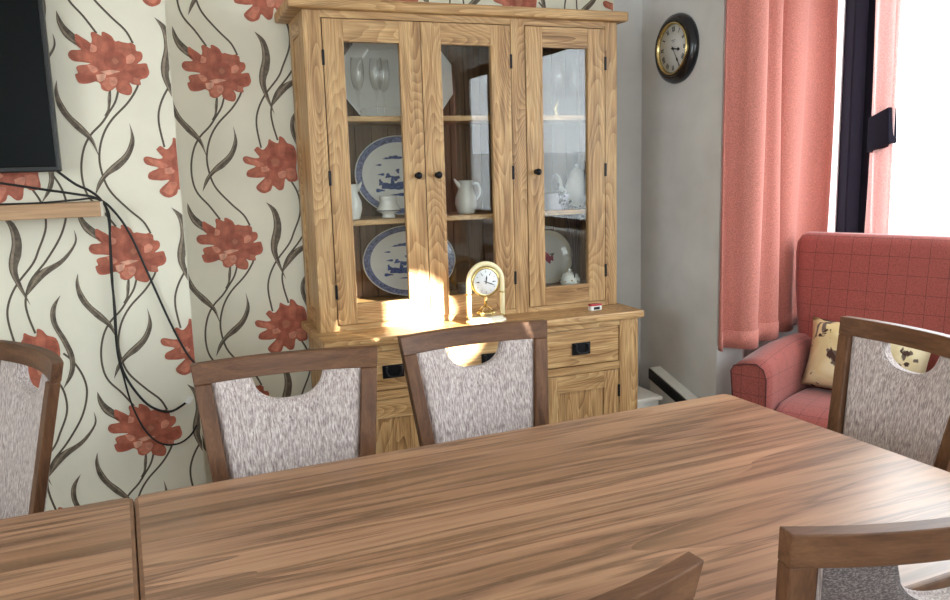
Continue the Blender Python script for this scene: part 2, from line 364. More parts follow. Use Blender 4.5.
# ---- windows
def window(name, label, frame_boxes, pane_boxes, seal_boxes=(), sill=None):
    bm = bm_()
    for k in frame_boxes: box(bm, *k)
    o = struct(name, bm, 'frame_brown', label, bevel=.006)
    for k in pane_boxes: obj('pane', B(*k), 'pane_glass', o, world=False)
    for k in seal_boxes: obj('glazing_seal', B(*k), 'seal_white', o, world=False)
    if sill: obj('sill', B(*sill), 'paint_white', o, bevel=.006, world=False)
    return o
window('window_1', 'dark-framed side window of the bay beside the coral curtain',
       [(2.19, 2.25, YS+.01, YS+.08, .9, 2.37), (2.19, 2.98, YS+.01, YS+.08, .9, .97), (2.19, 2.98, YS+.01, YS+.08, 2.29, 2.37), (2.915, 2.995, YS-.06, YS+.08, .9, 2.37)],
       [(2.25, 2.915, YS+.04, YS+.046, .97, 2.29)], [(2.907, 2.915, YS-.004, YS+.06, .97, 2.29)], (2.2, 2.9, YS-.02, YS+.01, .87, .9))
fy = [-2.3, -1.56, .9, 2.78]
fb = [(XW+.02, XW+.09, -2.3, 2.82, .9, .97), (XW+.02, XW+.09, -2.3, 2.82, 2.29, 2.37)]
for y in fy: fb.append((XW+.02, XW+.09, y, y+.08, .9, 2.37))
window('window_2', 'wide dark-framed front window behind the coral armchair', fb,
       [(XW+.05, XW+.056, a+.08, b, .97, 2.29) for a, b in zip(fy, fy[1:])], (), (XW-.14, XW+.02, -2.3, 2.80, .87, .9))
fb = [(-2.28, -2.22, -.7, 1.3, .9, .98), (-2.28, -2.22, -.7, 1.3, 2.22, 2.3)] + [(-2.28, -2.22, y, y+.08, .9, 2.3) for y in (-.7, .26, 1.22)]  # unseen window added to bring fill light onto the clock wall
window('added_window_left', 'added unseen window in the left wall for fill light', fb, [(-2.253, -2.247, a, b, .98, 2.22) for a, b in ((-.62, .26), (.34, 1.22))], (), (-2.22, -2.08, -.7, 1.3, .87, .9))
fb = [(-.6, 1.6, -3.38, -3.32, .9, .98), (-.6, 1.6, -3.38, -3.32, 2.22, 2.3)] + [(x, x+.08, -3.38, -3.32, .9, 2.3) for x in (-.6, .46, 1.52)]  # unseen window added to light the back wall strip and clock wall
window('added_window_rear', 'added unseen window behind the camera for fill light', fb, [(a, b, -3.353, -3.347, .98, 2.22) for a, b in ((-.52, .46), (.54, 1.52))], (), (-.6, 1.6, -3.32, -3.2, .87, .9))

# ---- outside, blown out by daylight: a pale street
struct('ground_outside', B(3.2, 30, -30, 30, -.35, -.3), 'tarmac', 'pale pavement outside the window')
def house(loc, rz, label, group=None):
    t = thing('neighbour_house', label, 'house', loc, rz)
    obj('wall', B(-4, 4, -3, 3, 0, 4.6), 'render_white', t, world=False)
    obj('roof', prism(bm_(), [(-3.4, 4.6), (3.4, 4.6), (0, 7.0)], lambda a, z: (-4.2, a, z), lambda a, z: (4.2, a, z)), 'slate_blue', t, world=False)
    for x in (-2.4, 0, 2.4):
        for z in (1.0, 3.2):
            wv = obj('window', B(x-.6, x+.6, -3.05, -3.0, z, z+1.1), 'seal_white', t, world=False); obj('pane', B(x-.5, x+.5, -3.06, -3.045, z+.1, z+1.0), 'tinted_glass', wv, world=False)
    return t
house((13.5, -10.5, -.3), math.radians(-60), 'white rendered house with slate roof mirrored in the middle cabinet door')
vt = thing('parked_van', 'white van parked outside, mirrored in the middle cabinet door', 'van', (7.6, -8.0, -.3), math.radians(40))
bm = prism(bm_(), [(-2.2, .35), (2.2, .35), (2.25, .95), (1.75, 1.15), (1.2, 1.9), (-2.1, 1.95), (-2.25, 1.2)], lambda a, z: (a, -.9, z), lambda a, z: (a, .9, z))
obj('body', bm, 'van_paint', vt, bevel=.06, world=False)
for s in (-1, 1):
    obj('side_window', prism(bm_(), [(.2, 1.15), (1.55, 1.15), (1.1, 1.75), (.2, 1.75)], lambda a, z: (a, s*.89, z), lambda a, z: (a, s*.912, z)), 'tinted_glass', vt, world=False)
    for x in (-1.4, 1.4):
        bm = lathe(bm_(), [(0, -.1), (.34, -.1), (.34, .1), (0, .1)], 24); bm.transform(Matrix.Translation((x, s*.82, .34)) @ Matrix.Rotation(PI/2, 4, 'X')); obj('wheel', bm, 'rubber', vt, world=False)

# ------------------------------------------------------------------ printed wallpaper motifs (flat print, traced on the wall plane)
A0 = (-.105, 1.777); B0 = (.084, 1.434); REP = .632; ROLL = .52
def reg(ox, oy, Y, org):           # crop pixels (3x) -> motif coordinates
    def f(x, y):
        p = ony(ox + x/3, oy + y/3, Y); return (p.x - org[0], p.z - org[1])
    return f
r1 = reg(40, 60, YC, A0); r2b = reg(0, 200, YC, (B0[0]-ROLL, B0[1]-REP)); r5b = reg(0, 330, YC, (B0[0]-ROLL, B0[1]-REP))
r4a = reg(160, 180, YB, (.248, 1.774-REP)); r4b = reg(160, 180, YB, (.430, 1.432-REP))
def tr(f, pts, dz=0): return [(a, b+dz) for a, b in (f(*p) for p in pts)]
stemsA = [tr(r1, [(209, 78), (210, 120), (205, 150), (196, 168)]),
          tr(r1, [(236, 85), (226, 125), (205, 160), (185, 190), (152, 225), (132, 265), (124, 320), (131, 375), (150, 415), (190, 455), (228, 500)]),
          tr(r1, [(298, 62), (288, 90), (262, 130), (215, 180), (188, 230), (178, 290), (188, 345), (212, 395), (265, 447), (310, 485), (332, 520)])]
leavesA = [(tr(r1, [(50, 60), (58, 108), (88, 160), (130, 200), (160, 238), (178, 292)]), tr(r1, [(50, 60), (43, 98), (58, 150), (105, 205), (150, 243), (178, 292)])),
           (tr(r1, [(268, 188), (272, 232), (254, 280), (205, 325), (175, 365), (165, 408)]), tr(r1, [(268, 188), (284, 242), (270, 290), (240, 325), (200, 352), (165, 408)])),
           (tr(r4a, [(82, 68), (84, 100), (104, 135), (152, 165)], 0), tr(r4a, [(82, 68), (102, 103), (132, 130), (158, 158)], 0)),
           (tr(r1, [(206, 95), (203, 115), (203, 140), (199, 165)]), tr(r1, [(213, 95), (213, 120), (210, 142), (199, 165)]))]
stemsB = [tr(r5b, [(120, 95), (160, 138), (192, 185), (201, 245), (180, 310), (137, 380)], REP)[:-1] + tr(r2b, [(98, 192), (50, 255), (26, 310), (24, 360), (44, 430)]),
          tr(r5b, [(190, 70), (220, 95), (250, 140), (261, 190), (246, 260)], REP) + tr(r2b, [(140, 180), (92, 243), (77, 300), (84, 345), (106, 400)])]
leavesB = [(tr(r4b, [(318, 66), (336, 98), (341, 140), (332, 190), (340, 230), (378, 298)]), tr(r4b, [(318, 66), (348, 88), (363, 128), (362, 168), (352, 215), (378, 298)])),
           (tr(r2b, [(222, 88), (222, 130), (180, 180), (115, 215), (86, 262), (79, 290)]), tr(r2b, [(222, 88), (231, 120), (216, 155), (186, 192), (135, 230), (79, 290)])),
           (tr(r2b, [(182, 285), (154, 322), (155, 370), (188, 430), (209, 480), (207, 520), (188, 570)]), tr(r2b, [(182, 285), (168, 325), (172, 370), (202, 420), (224, 470), (221, 522), (188, 570)])),
           (tr(r5b, [(288, 368), (278, 400), (286, 440), (318, 475), (370, 500)], 0), tr(r5b, [(288, 368), (290, 410), (305, 440), (335, 470), (370, 500)], 0))][:3]
def print_mesh(stems, leaves):
    bm = bm_()
    for s in stems:
        pts = smooth_path([(a, 0, b) for a, b in s], 6)
        prev = None
        for i, p in enumerate(pts):
            t = (pts[min(i+1, len(pts)-1)] - pts[max(i-1, 0)]).normalized(); n = Vector((-t.z, 0, t.x)); hw = .0034
            cur = (bm.verts.new(p + n*hw + Vector((0, -.0006, 0))), bm.verts.new(p - n*hw + Vector((0, -.0006, 0))))
            if prev: f = bm.faces.new((prev[0], prev[1], cur[1], cur[0])); f.material_index = 0
            prev = cur
    for l, r in leaves:
        L_ = smooth_path([(a, -.001, b) for a, b in l], 5); R_ = smooth_path([(a, -.001, b) for a, b in r], 5)
        n = min(len(L_), len(R_)); idx = lambda Q, i: Q[round(i*(len(Q)-1)/(n-1))]
        va = [bm.verts.new(idx(L_, i)) for i in range(n)]; vb = [bm.verts.new(idx(R_, i)) for i in range(n)]
        for i in range(n-1): f = bm.faces.new((va[i], vb[i], vb[i+1], va[i+1])); f.material_index = 1
        vc = [bm.verts.new(idx(L_, i)*.62 + idx(R_, i)*.38 + Vector((0, -.0004, 0))) for i in range(n)]; vd = [bm.verts.new(idx(L_, i)*.86 + idx(R_, i)*.14 + Vector((0, -.0004, 0))) for i in range(n)]
        for i in range(2, n-3): f = bm.faces.new((vc[i], vd[i], vd[i+1], vc[i+1])); f.material_index = 2
    return bm
plain('leaf_print_pale', (138, 124, 106), .6, noise=.15, nscale=60)
def flower_mesh(outline, blobs, cx, cy, k):
    bm = bm_(); lay = bm.loops.layers.float_color.new('tone')
    conv = lambda x, y, o: ((x-cx)*k, -o, (cy-y)*k)
    def poly(pts, c, o):
        vv = [bm.verts.new(conv(x, y, o)) for x, y in pts]
        for t3 in tessellate_polygon([[Vector((x, y, 0)) for x, y in pts]]):
            g = bm.faces.new([vv[i] for i in t3])
            for lp in g.loops: lp[lay] = c
    poly([(p[0], p[1]) for p in smooth_path([(x, y, 0) for x, y in outline + outline[:1]], 3)[:-1]], lin((174, 96, 74)), .0014)
    for i, (pts, c) in enumerate(blobs):
        q = [(p[0], p[1]) for p in smooth_path([(x, y, 0) for x, y in pts + pts[:1]], 4)[:-1]]
        poly(q, lin(c), .0016 + i*.00006)
    return bm
outA = [(128,150),(140,143),(165,160),(195,180),(215,195),(222,170),(218,140),(232,127),(258,140),(278,150),(282,128),(300,128),(335,150),(352,180),(372,178),(395,185),(430,190),(440,185),(458,195),(468,205),(470,235),(495,240),(505,262),(497,290),(470,315),(520,310),(530,335),(535,370),(515,400),(478,412),(480,440),(465,445),(430,440),(412,430),(425,460),(420,495),(400,508),(360,498),(335,480),(330,460),(310,475),(280,485),(250,470),(245,440),(222,425),(190,435),(150,440),(120,430),(108,385),(125,375),(118,345),(135,330),(170,325),(200,318),(160,310),(110,305),(85,285),(82,260),(100,240),(140,238),(155,232),(130,205)]
DK, MD, LT, PK, CR = (162, 86, 66), (182, 104, 81), (198, 122, 98), (212, 142, 118), (218, 162, 138)
blA = [([(150,165),(200,195),(250,240),(230,255),(180,230)], DK), ([(240,140),(280,165),(310,230),(270,240),(235,190)], MD), ([(300,140),(345,180),(345,240),(320,235)], DK),
       ([(370,190),(430,200),(440,240),(400,270),(365,240)], MD), ([(410,270),(440,255),(460,280),(440,310),(405,312)], PK), ([(215,200),(245,215),(238,245),(205,245)], PK),
       ([(100,255),(160,245),(230,275),(250,305),(160,300)], MD), ([(120,345),(180,325),(230,350),(190,375),(130,372)], MD), ([(178,322),(225,335),(240,360),(205,372)], PK), ([(125,395),(180,385),(240,395),(215,420),(140,430)], DK),
       ([(225,385),(280,380),(270,415),(235,425)], CR), ([(255,440),(280,405),(320,400),(325,450),(285,478)], LT), ([(300,400),(335,398),(345,425),(325,455),(300,440)], PK), ([(350,420),(395,420),(415,480),(385,500),(350,480)], MD),
       ([(400,360),(460,345),(510,340),(520,380),(450,400)], DK), ([(440,400),(470,405),(470,435),(440,432)], LT), ([(255,365),(310,355),(365,362),(330,374),(290,385)], CR),
       ([(290,255),(340,240),(395,260),(405,310),(370,345),(310,345),(278,310)], DK), ([(305,285),(340,268),(375,285),(378,315),(345,335),(310,320)], (152, 86, 66)), ([(322,292),(342,282),(360,296),(356,312),(336,318)], (176, 108, 84))]
outB = [(283,300),(295,290),(310,300),(325,285),(330,268),(342,275),(358,280),(362,260),(375,265),(385,280),(405,290),(412,320),(408,360),(410,395),(385,400),(372,390),(365,420),(350,425),(333,410),(325,425),(305,433),(288,425),(283,410),(310,385),(290,385),(258,380),(260,362),(285,350),(255,340),(248,325),(258,318),(285,325),(298,322),(290,310)]
blB = [([(290,300),(315,305),(330,330),(305,325)], MD), ([(330,275),(345,285),(345,320),(330,310)], DK), ([(362,268),(380,285),(370,320),(355,310)], MD), ([(380,290),(402,296),(405,330),(378,335)], DK),
       ([(255,322),(285,330),(312,345),(285,350)], LT), ([(262,365),(295,355),(318,362),(290,378)], MD), ([(290,415),(312,390),(330,395),(312,425)], LT), ([(335,400),(350,385),(364,395),(350,420)], MD), ([(375,360),(402,360),(404,390),(380,388)], LT),
       ([(350,370),(375,365),(372,385),(355,388)], PK), ([(300,352),(325,350),(322,366),(302,366)], PK), ([(322,325),(345,315),(368,328),(366,352),(342,364),(320,352)], DK), ([(332,332),(346,326),(358,336),(352,350),(336,350)], (176, 108, 84))]
def as_mesh(name, bm, mats):
    me = bpy.data.meshes.new(name); bm.to_mesh(me); bm.free()
    for m in mats: me.materials.append(M[m])
    return me
VM = ['stem_print', 'leaf_print', 'leaf_print_pale']
me_fa = as_mesh('flower_print', flower_mesh(outA, blA, 322, 305, .00053), ['coral_print'])
me_fb = as_mesh('flower_print', flower_mesh(outB, blB, 345, 345, .001234), ['coral_print'])
me_va = as_mesh('vine_print', print_mesh(stemsA, leavesA), VM); me_vb = as_mesh('vine_print', print_mesh(stemsB, leavesB), VM)
def put(me, wall, x, z, Y, x0, x1):
    xs = [v.co.x + x for v in me.vertices]; zs = [v.co.z + z for v in me.vertices]
    if max(xs) < x0 or min(xs) > x1 or min(zs) > ZC or max(zs) < .12: return
    if min(xs) < x0 or max(xs) > x1 or max(zs) > ZC or min(zs) < .12:
        bm = bm_(); bm.from_mesh(me)
        for pc, pn in (((x0-x, 0, 0), (-1, 0, 0)), ((x1-x, 0, 0), (1, 0, 0)), ((0, 0, ZC-z), (0, 0, 1)), ((0, 0, .12-z), (0, 0, -1))):
            bmesh.ops.bisect_plane(bm, geom=bm.verts[:]+bm.edges[:]+bm.faces[:], plane_co=pc, plane_no=pn, clear_outer=True)
        m2 = bpy.data.meshes.new(me.name); bm.to_mesh(m2); bm.free()
        for m in me.materials: m2.materials.append(m)
        me = m2
    o = bpy.data.objects.new(me.name, me); C.objects.link(o); o.parent = wall; o.location = (x, Y, z)
for k in range(-2, 4):
    for dx in (0, -ROLL, -2*ROLL, ROLL):
        put(me_va, wall_c, A0[0]+dx, A0[1]-k*REP, YC, -1.6, XC-.002); put(me_fa, wall_c, A0[0]+dx, A0[1]-k*REP, YC, -1.6, XC-.002)
        put(me_vb, wall_c, B0[0]+dx, B0[1]-k*REP, YC, -1.6, XC-.002); put(me_fb, wall_c, B0[0]+dx, B0[1]-k*REP, YC, -1.6, XC-.002)
    for dx in (-ROLL, 0, ROLL, 2*ROLL, 3*ROLL):
        put(me_va, wall_b, .248+dx, 1.774-k*REP, YB, XC+.002, 1.92); put(me_fa, wall_b, .248+dx, 1.774-k*REP, YB, XC+.002, 1.92)
        put(me_vb, wall_b, .430+dx, 1.432-k*REP, YB, XC+.002, 1.92); put(me_fb, wall_b, .430+dx, 1.432-k*REP, YB, XC+.002, 1.92)

# ------------------------------------------------------------------ oak dresser: sideboard below, glazed hutch on top
X0, X1 = .509, 1.748
sb = thing('oak_sideboard', 'oak sideboard base with three drawers and cupboard doors', 'sideboard', (1.128, 2.95, 0))
SF = 2.715
obj('worktop', B(.484, 1.766, 2.70, 3.175, .790, .82), 'oak_horizontal', sb, bevel=.006)
for x0, x1 in ((X0, X0+.025), (X1-.028, X1-.003)): obj('side_panel', B(x0, x1, SF+.05, 3.165, .0, .79), 'oak_vertical', sb, bevel=.002)
obj('back_panel', B(X0+.02, X1-.03, 3.15, 3.165, .06, .79), 'oak_back_boards', sb)
for x0, x1 in ((X0, .556), (.902, .936), (1.280, 1.314), (1.660, X1-.003)): obj('stile', B(x0, x1, SF, SF+.05, .0, .79), 'oak_vertical', sb, bevel=.002)
for z0, z1 in ((.767, .79), (.590, .620), (.06, .10)):
    for x0, x1 in ((.556, .902), (.936, 1.280), (1.314, 1.660)): obj('rail', B(x0, x1, SF+.001, SF+.045, z0, z1), 'oak_horizontal', sb)
obj('cabinet_floor', B(.53, 1.72, 2.76, 3.15, .07, .085), 'oak_horizontal', sb)
def drop_handle(par, cx, cz, y):
    pl = obj('handle', B(cx-.040, cx+.040, y-.004, y, cz-.024, cz+.024), 'black_iron', par, bevel=.002)
    bm = tube(bm_(), smooth_path([(cx-.027, y-.012, cz+.012), (cx-.026, y-.016, cz-.006), (cx-.012, y-.019, cz-.015), (cx+.012, y-.019, cz-.015), (cx+.026, y-.016, cz-.006), (cx+.027, y-.012, cz+.012)], 5), .0035, 8)
    for s in (-1, 1): lathe_bm = lathe(bm, [(0, 0), (.006, 0), (.006, .012), (0, .012)], 10, cx+s*.027, y-.008, cz+.007)
    return pl, bm
for x0, x1 in ((.559, .899), (.939, 1.277), (1.317, 1.657)):
    d = obj('drawer', B(x0, x1, SF+.002, SF+.03, .623, .764), 'oak_horizontal', sb, bevel=.003)
    h, bm = drop_handle(d, (x0+x1)/2, .690, SF+.002)
    bpl = bm_(); bpl.from_mesh(h.data); bpl.transform(Matrix.Translation(sb.location)); tmp = bpy.data.meshes.new('t'); bm.to_mesh(tmp); bpl.from_mesh(tmp); bm.free(); bpy.data.meshes.remove(tmp)
    bpl.transform(Matrix.Translation(-sb.location)); bpl.to_mesh(h.data); bpl.free()
    # framed cupboard door below
    z0, z1 = .103, .587
    dr = bm_(); box(dr, x0, x0+.066, SF+.002, SF+.026, z0, z1); box(dr, x1-.066, x1, SF+.002, SF+.026, z0, z1)
    d = obj('cupboard_door', dr, 'oak_vertical', sb, bevel=.002)
    for a, b in ((z1-.068, z1), (z0, z0+.068)): obj('door_rail', B(x0+.066, x1-.066, SF+.002, SF+.026, a, b), 'oak_horizontal', d)
    obj('door_panel', B(x0+.06, x1-.06, SF+.010, SF+.018, z0+.06, z1-.06), 'oak_vertical', d)
    for hz in (.50, .19): obj('hinge', B(x1-.004, x1+.005, SF-.003, SF+.003, hz-.025, hz+.025), 'black_iron', d, bevel=.001)

ht = thing('oak_display_hutch', 'oak glass-fronted display hutch standing on the sideboard', 'display cabinet', (1.128, 3.0, .82))
HF, HB, Z0, Z1 = 2.881, 3.17, .82, 1.948
obj('cornice', B(.458, 1.782, 2.848, 3.18, Z1, 1.985), 'oak_horizontal', ht, bevel=.007)
for x0, x1, s in ((X0, X0+.022, -1), (X1-.022, X1, 1)):
    sp_ = obj('side_panel', B(x0+.006, x1-.006, HF+.05, HB, Z0, Z1), 'oak_vertical', ht)
    for a, b in ((HF+.022, HF+.09), (HB-.06, HB)): obj('side_stile', B(x0, x1, a, b, Z0, Z1), 'oak_vertical', sp_, bevel=.001)
    for a, b in ((Z0, Z0+.07), (Z1-.07, Z1)): obj('side_rail', B(x0, x1, HF+.09, HB-.06, a, b), 'oak_depth', sp_, bevel=.001)
for x0, x1 in ((X0, .572), (1.286, 1.344), (1.694, X1)): obj('stile', B(x0, x1, HF, HF+.024, Z0, Z1), 'oak_vertical', ht, bevel=.0015)
for z0, z1 in ((1.924, Z1), (Z0, .840)):
    for x0, x1 in ((.572, 1.286), (1.344, 1.694)): obj('rail', B(x0, x1, HF+.001, HF+.023, z0, z1), 'oak_horizontal', ht)
nb = 18; bwid = (X1-X0-.05)/nb; bme = None
for i in range(nb):
    x = X0 + .025 + i*bwid
    if bme is None:
        o = obj('back_board', B(x+.0012, x+bwid-.0012, HB-.022, HB-.012, Z0, Z1), 'oak_back_boards', ht, bevel=.003); bme = o
    else:
        c = bme.copy(); C.objects.link(c); c.parent = ht; c.location = (i*bwid, 0, 0)
obj('back_panel', B(X0+.02, X1-.02, HB-.011, HB-.004, Z0, Z1), 'oak_back_boards', ht)
obj('partition', B(1.306, 1.324, HF+.03, HB-.022, Z0, Z1), 'oak_vertical', ht)
for zs in (1.574, 1.200):
    for x0, x1 in ((X0+.022, 1.306), (1.324, X1-.022)): obj('shelf', B(x0, x1, HF+.035, HB-.022, zs, zs+.019), 'oak_horizontal', ht, bevel=.002)
for x0, x1 in ((X0+.022, 1.306), (1.324, X1-.022)): obj('cabinet_floor', B(x0, x1, HF+.024, HB-.022, .873, .893), 'oak_horizontal', ht)
for (x0, x1, g0, g1, kx, hx) in ((.575, .9285, .648, .849, .897, .5735), (.9315, 1.2835, 1.007, 1.204, .975, 1.285), (1.347, 1.6915, 1.418, 1.614, 1.383, 1.693)):
    z0, z1, q0, q1 = .842, 1.921, .916, 1.845
    y0, y1 = HF-.002, HF+.020
    bm = bm_(); box(bm, x0, g0, y0, y1, z0, z1); box(bm, g1, x1, y0, y1, z0, z1)
    d = obj('glazed_door', bm, 'oak_vertical', ht, bevel=.0015)
    for a, b in ((z0, q0), (q1, z1)): obj('door_rail', B(g0, g1, y0+.0005, y1, a, b), 'oak_horizontal', d, bevel=.001)
    obj('glass_pane', B(g0-.004, g1+.004, HF+.008, HF+.012, q0-.004, q1+.004), 'door_glass', d)
    kb = lathe(bm_(), [(0, .0), (.010, 0), (.010, .003), (.005, .006), (.005, .014), (.011, .018), (.0135, .024), (.010, .030), (0, .032)], 16)
    kb.transform(Matrix.Translation((kx, y0, 1.375)) @ Matrix.Rotation(PI/2, 4, 'X')); obj('knob', kb, 'black_iron', d)
    for hz in (1.79, 1.375, .965): obj('hinge', B(hx-.0045, hx+.0045, y0-.004, y0+.002, hz-.026, hz+.026), 'black_iron', d, bevel=.001)

# ------------------------------------------------------------------ things in the hutch
S0, S1, S2 = .893, 1.219, 1.593          # cabinet floor, middle shelf, top shelf
def oval_plate(label, cx, y, zb, w_, h_, tilt, motifs, rim='rim_blue', group=None, name='oval_platter'):
    t = thing(name, label, 'plate', (cx, y, zb)); t.rotation_euler = (-tilt, 0, 0)
    prof = [(0, .006), (.62, .006), (.72, .010), (.835, .0145), (.975, .019), (1.0, .0195), (1.0, .016), (.72, .006), (.6, 0), (0, 0)]
    bm = lathe(bm_(), prof, 56, mats=[0, 0, 0, 1, 0, 0, 0, 0, 0]); 
    bm.transform(Matrix.Translation((0, 0, h_/2)) @ Matrix.Rotation(PI/2, 4, 'X') @ Matrix.Diagonal((w_/2, h_/2, 1, 1)))
    obj('dish', bm, ['porcelain', rim], t, world=False)
    for col, pts in motifs:
        for (mx, mz, rx, rz, a) in pts:
            vv = []; bm = bm_()
            for k in range(14):
                an = 2*PI*k/14; rr = 1 + .28*math.sin(3*an + a*9) + .15*math.sin(5*an + a*4)
                vv.append(bm.verts.new((mx*w_ + rx*w_*rr*math.cos(an), -.0066 - .0002*a, h_/2 + mz*h_ + rz*h_*rr*math.sin(an))))
            bm.faces.new(vv); obj('painted_motif', bm, col, t, world=False)
    return t
land = [('motif_blue', [(-.12, .22, .05, .012, 1), (-.05, .235, .05, .02, 2), (.03, .225, .06, .014, 3), (-.2, .02, .035, .015, 4), (-.16, -.12, .07, .04, 5), (-.08, -.14, .07, .04, 6), (-.05, -.03, .045, .03, 7), (-.09, -.07, .02, .05, 8),
        (.0, -.12, .05, .05, 9), (.07, .02, .02, .05, 1.5), (.12, .03, .03, .03, 2.5), (.12, -.05, .05, .008, 3.5), (.14, -.14, .05, .025, 4.5), (.12, -.22, .07, .05, 5.5), (-.22, -.08, .02, .04, 6.5), (.0, -.24, .09, .02, 7.5), (-.22, .14, .03, .012, 1.2), (.2, .12, .04, .014, 2.2), (.22, -.02, .03, .05, 3.2), (.2, -.1, .06, .02, 4.2), (-.13, .0, .03, .03, 5.2), (-.02, .06, .02, .03, 6.2), (-.24, -.18, .05, .02, 7.2)])]
pa = ony(403, 180, 3.08); oval_plate('blue rimmed landscape platter standing on the middle hutch shelf', pa.x, 3.10, S1, .37, .315, math.radians(10), land, group='p')
pb = ony(412, 262, 3.08); oval_plate('blue rimmed landscape platter on the hutch floor, lowest of the two', pb.x, 3.10, S0, .39, .285, math.radians(10), land)
rose = [('motif_rose', [(-.02, .02, .08, .07, 1), (.08, -.02, .05, .05, 3.3), (.36, .0, .018, .03, 4.4), (.2, .3, .025, .02, 5.5), (.02, -.06, .06, .05, 2), (-.1, -.1, .04, .04, 3), (.3, .2, .02, .03, 4), (-.3, .22, .02, .03, 5), (.28, -.22, .02, .03, 6)]), ('motif_green', [(.1, .05, .05, .02, 2), (-.12, .08, .04, .02, 4)])]
pc = ony(551, 262, 3.08); oval_plate('white plate with red roses behind right cabinet door', pc.x, 3.10, S0, .23, .23, math.radians(10), rose, rim='porcelain_cream', name='rose_plate')
# long octagonal platter behind the flutes
px0, px1 = ony(342, 80, 3.10).x, ony(454, 80, 3.10).x
t = thing('octagonal_platter', 'large white eight-sided platter on the top hutch shelf', 'platter', ((px0+px1)/2, 3.12, S2)); t.rotation_euler = (-.10, 0, 0)
hw, hh, cc = (px1-px0)/2, .155, .075
def octa(k, y, kz=None):
    a, b, c = hw*k, hh*(kz or k), cc*k
    return [(-a+c, y, hh-b), (a-c, y, hh-b), (a, y, hh-b+c*1.3), (a, y, hh+b-c*1.3), (a-c, y, hh+b), (-a+c, y, hh+b), (-a, y, hh+b-c*1.3), (-a, y, hh-b+c*1.3)]
bm = loft(bm_(), [octa(.6, 0), octa(1, -.012), octa(1, -.018), octa(.74, -.008), octa(.70, -.004)], smooth=False); obj('dish', bm, 'porcelain', t, world=False, bevel=.003)
# champagne flutes
def flute(loc, label, h=.215, group='champagne flutes on the top shelf'):
    t = thing('champagne_flute', label, 'glass', loc, 0, group)
    obj('foot', lathe(bm_(), [(0, 0), (.030, .0), (.030, .002), (.008, .006), (.004, .012)], 24), 'stem_glass', t, world=False)
    obj('stem', lathe(bm_(), [(.004, .012), (.0035, .05), (.004, h*.40), (.009, h*.415), (.006, h*.43)], 14), 'stem_glass', t, world=False)
    obj('bowl', lathe(bm_(), [(.005, h*.43), (.016, h*.50), (.0245, h*.64), (.026, h*.78), (.022, h), (.0208, h), (.0246, h*.78), (.023, h*.64), (.014, h*.51), (0, h*.46)], 24), 'stem_glass', t, world=False)
    return t
for i, (px, Y, lb) in enumerate(((358.5, 3.0, 'champagne flute nearest the hinge behind left cabinet door'), (377, 3.0, 'middle champagne flute of three behind left cabinet door'), (384, 3.05, 'champagne flute set furthest back behind left cabinet door'))):
    flute((ony(px, 100, Y).x, Y, S2), lb)
for i, (px, Y, lb) in enumerate(((558, 3.0, 'tall champagne flute behind right cabinet door, left one'), (575, 3.04, 'tall champagne flute behind right cabinet door, right one'))):
    flute((ony(px, 90, Y).x, Y, S2), lb, group='champagne flutes in the right compartment')
def one(name, label, cat, loc, bm, mat, group=None, rz=0, **k):
    o = obj(name, bm, mat, None, world=False, **k); o.location = loc; o.rotation_euler = (0, 0, rz); return tag(o, label, cat, group)
for px, lb, s in ((364, 'small crystal ornament between the champagne flutes', 1), ):
    one('crystal_ornament', lb, 'ornament', (ony(px, 118, 2.965).x, 2.965, S2), lathe(bm_(), [(0, 0), (.016, 0), (.018, .006), (.008, .014), (.014, .022), (0, .034)], 7), 'stem_glass')
gl = ony(556, 105, 2.98)
one('gilt_figurine', 'tiny gilt figurine on the top shelf behind right cabinet door', 'figurine', (gl.x, 2.98, S2), tube(bm_(), [(0, 0, 0), (0, 0, .012), (-.006, 0, .03), (.006, 0, .05), (.010, 0, .066)], [.010, .006, .008, .006, .001], 8), 'gilt')
# urn vase, jugs
ur = ony(388.5, 210, 3.0)
vz = thing('urn_vase', 'small white urn vase before the upper blue platter', 'vase', (ur.x, 3.0, S1))
obj('body', lathe(bm_(), [(0, 0), (.026, 0), (.027, .004), (.023, .010), (.028, .018), (.046, .026), (.047, .030), (.034, .052), (.030, .066), (.033, .070), (.033, .082), (.029, .082), (.027, .066), (0, .06)], 32), 'porcelain', vz, world=False)
obj('band', lathe(bm_(), [(.0475, .026), (.0482, .028), (.0475, .030)], 32), 'grey_card', vz, world=False)
def jug(loc, label, h, r, rz, mat='porcelain'):
    t = thing('jug', label, 'jug', loc, rz)
    obj('body', lathe(bm_(), [(0, 0), (r*.75, 0), (r*.8, h*.04), (r, h*.3), (r*.95, h*.5), (r*.6, h*.8), (r*.66, h), (r*.6, h), (r*.54, h*.8), (r*.9, h*.5), (0, h*.1)], 28), mat, t, world=False)
    obj('spout', tube(bm_(), [(r*.5, 0, h*.8), (r*.85, 0, h*.95), (r*1.05, 0, h*1.06)], [r*.25, r*.16, r*.06], 10), mat, t, world=False)
    obj('handle', tube(bm_(), smooth_path([(-r*.55, 0, h*.9), (-r*1.2, 0, h*.88), (-r*1.35, 0, h*.6), (-r*.9, 0, h*.35)], 5), r*.10, 8), mat, t, world=False)
    return t
jl = ony(350, 200, 3.0); jug((jl.x, 3.0, S1), 'white jug half hidden by the hinge side of left door', .13, .045, 0)
jm = ony(466, 200, 3.02); jug((jm.x, 3.02, S1), 'white jug on the middle shelf behind middle door', .13, .045, PI)
one('grey_box', 'small grey box on the hutch floor behind middle door', 'box', (ony(468, 288, 2.96).x, 2.96, S0), B(-.035, .035, -.03, .03, 0, .055), 'grey_card', bevel=.004)
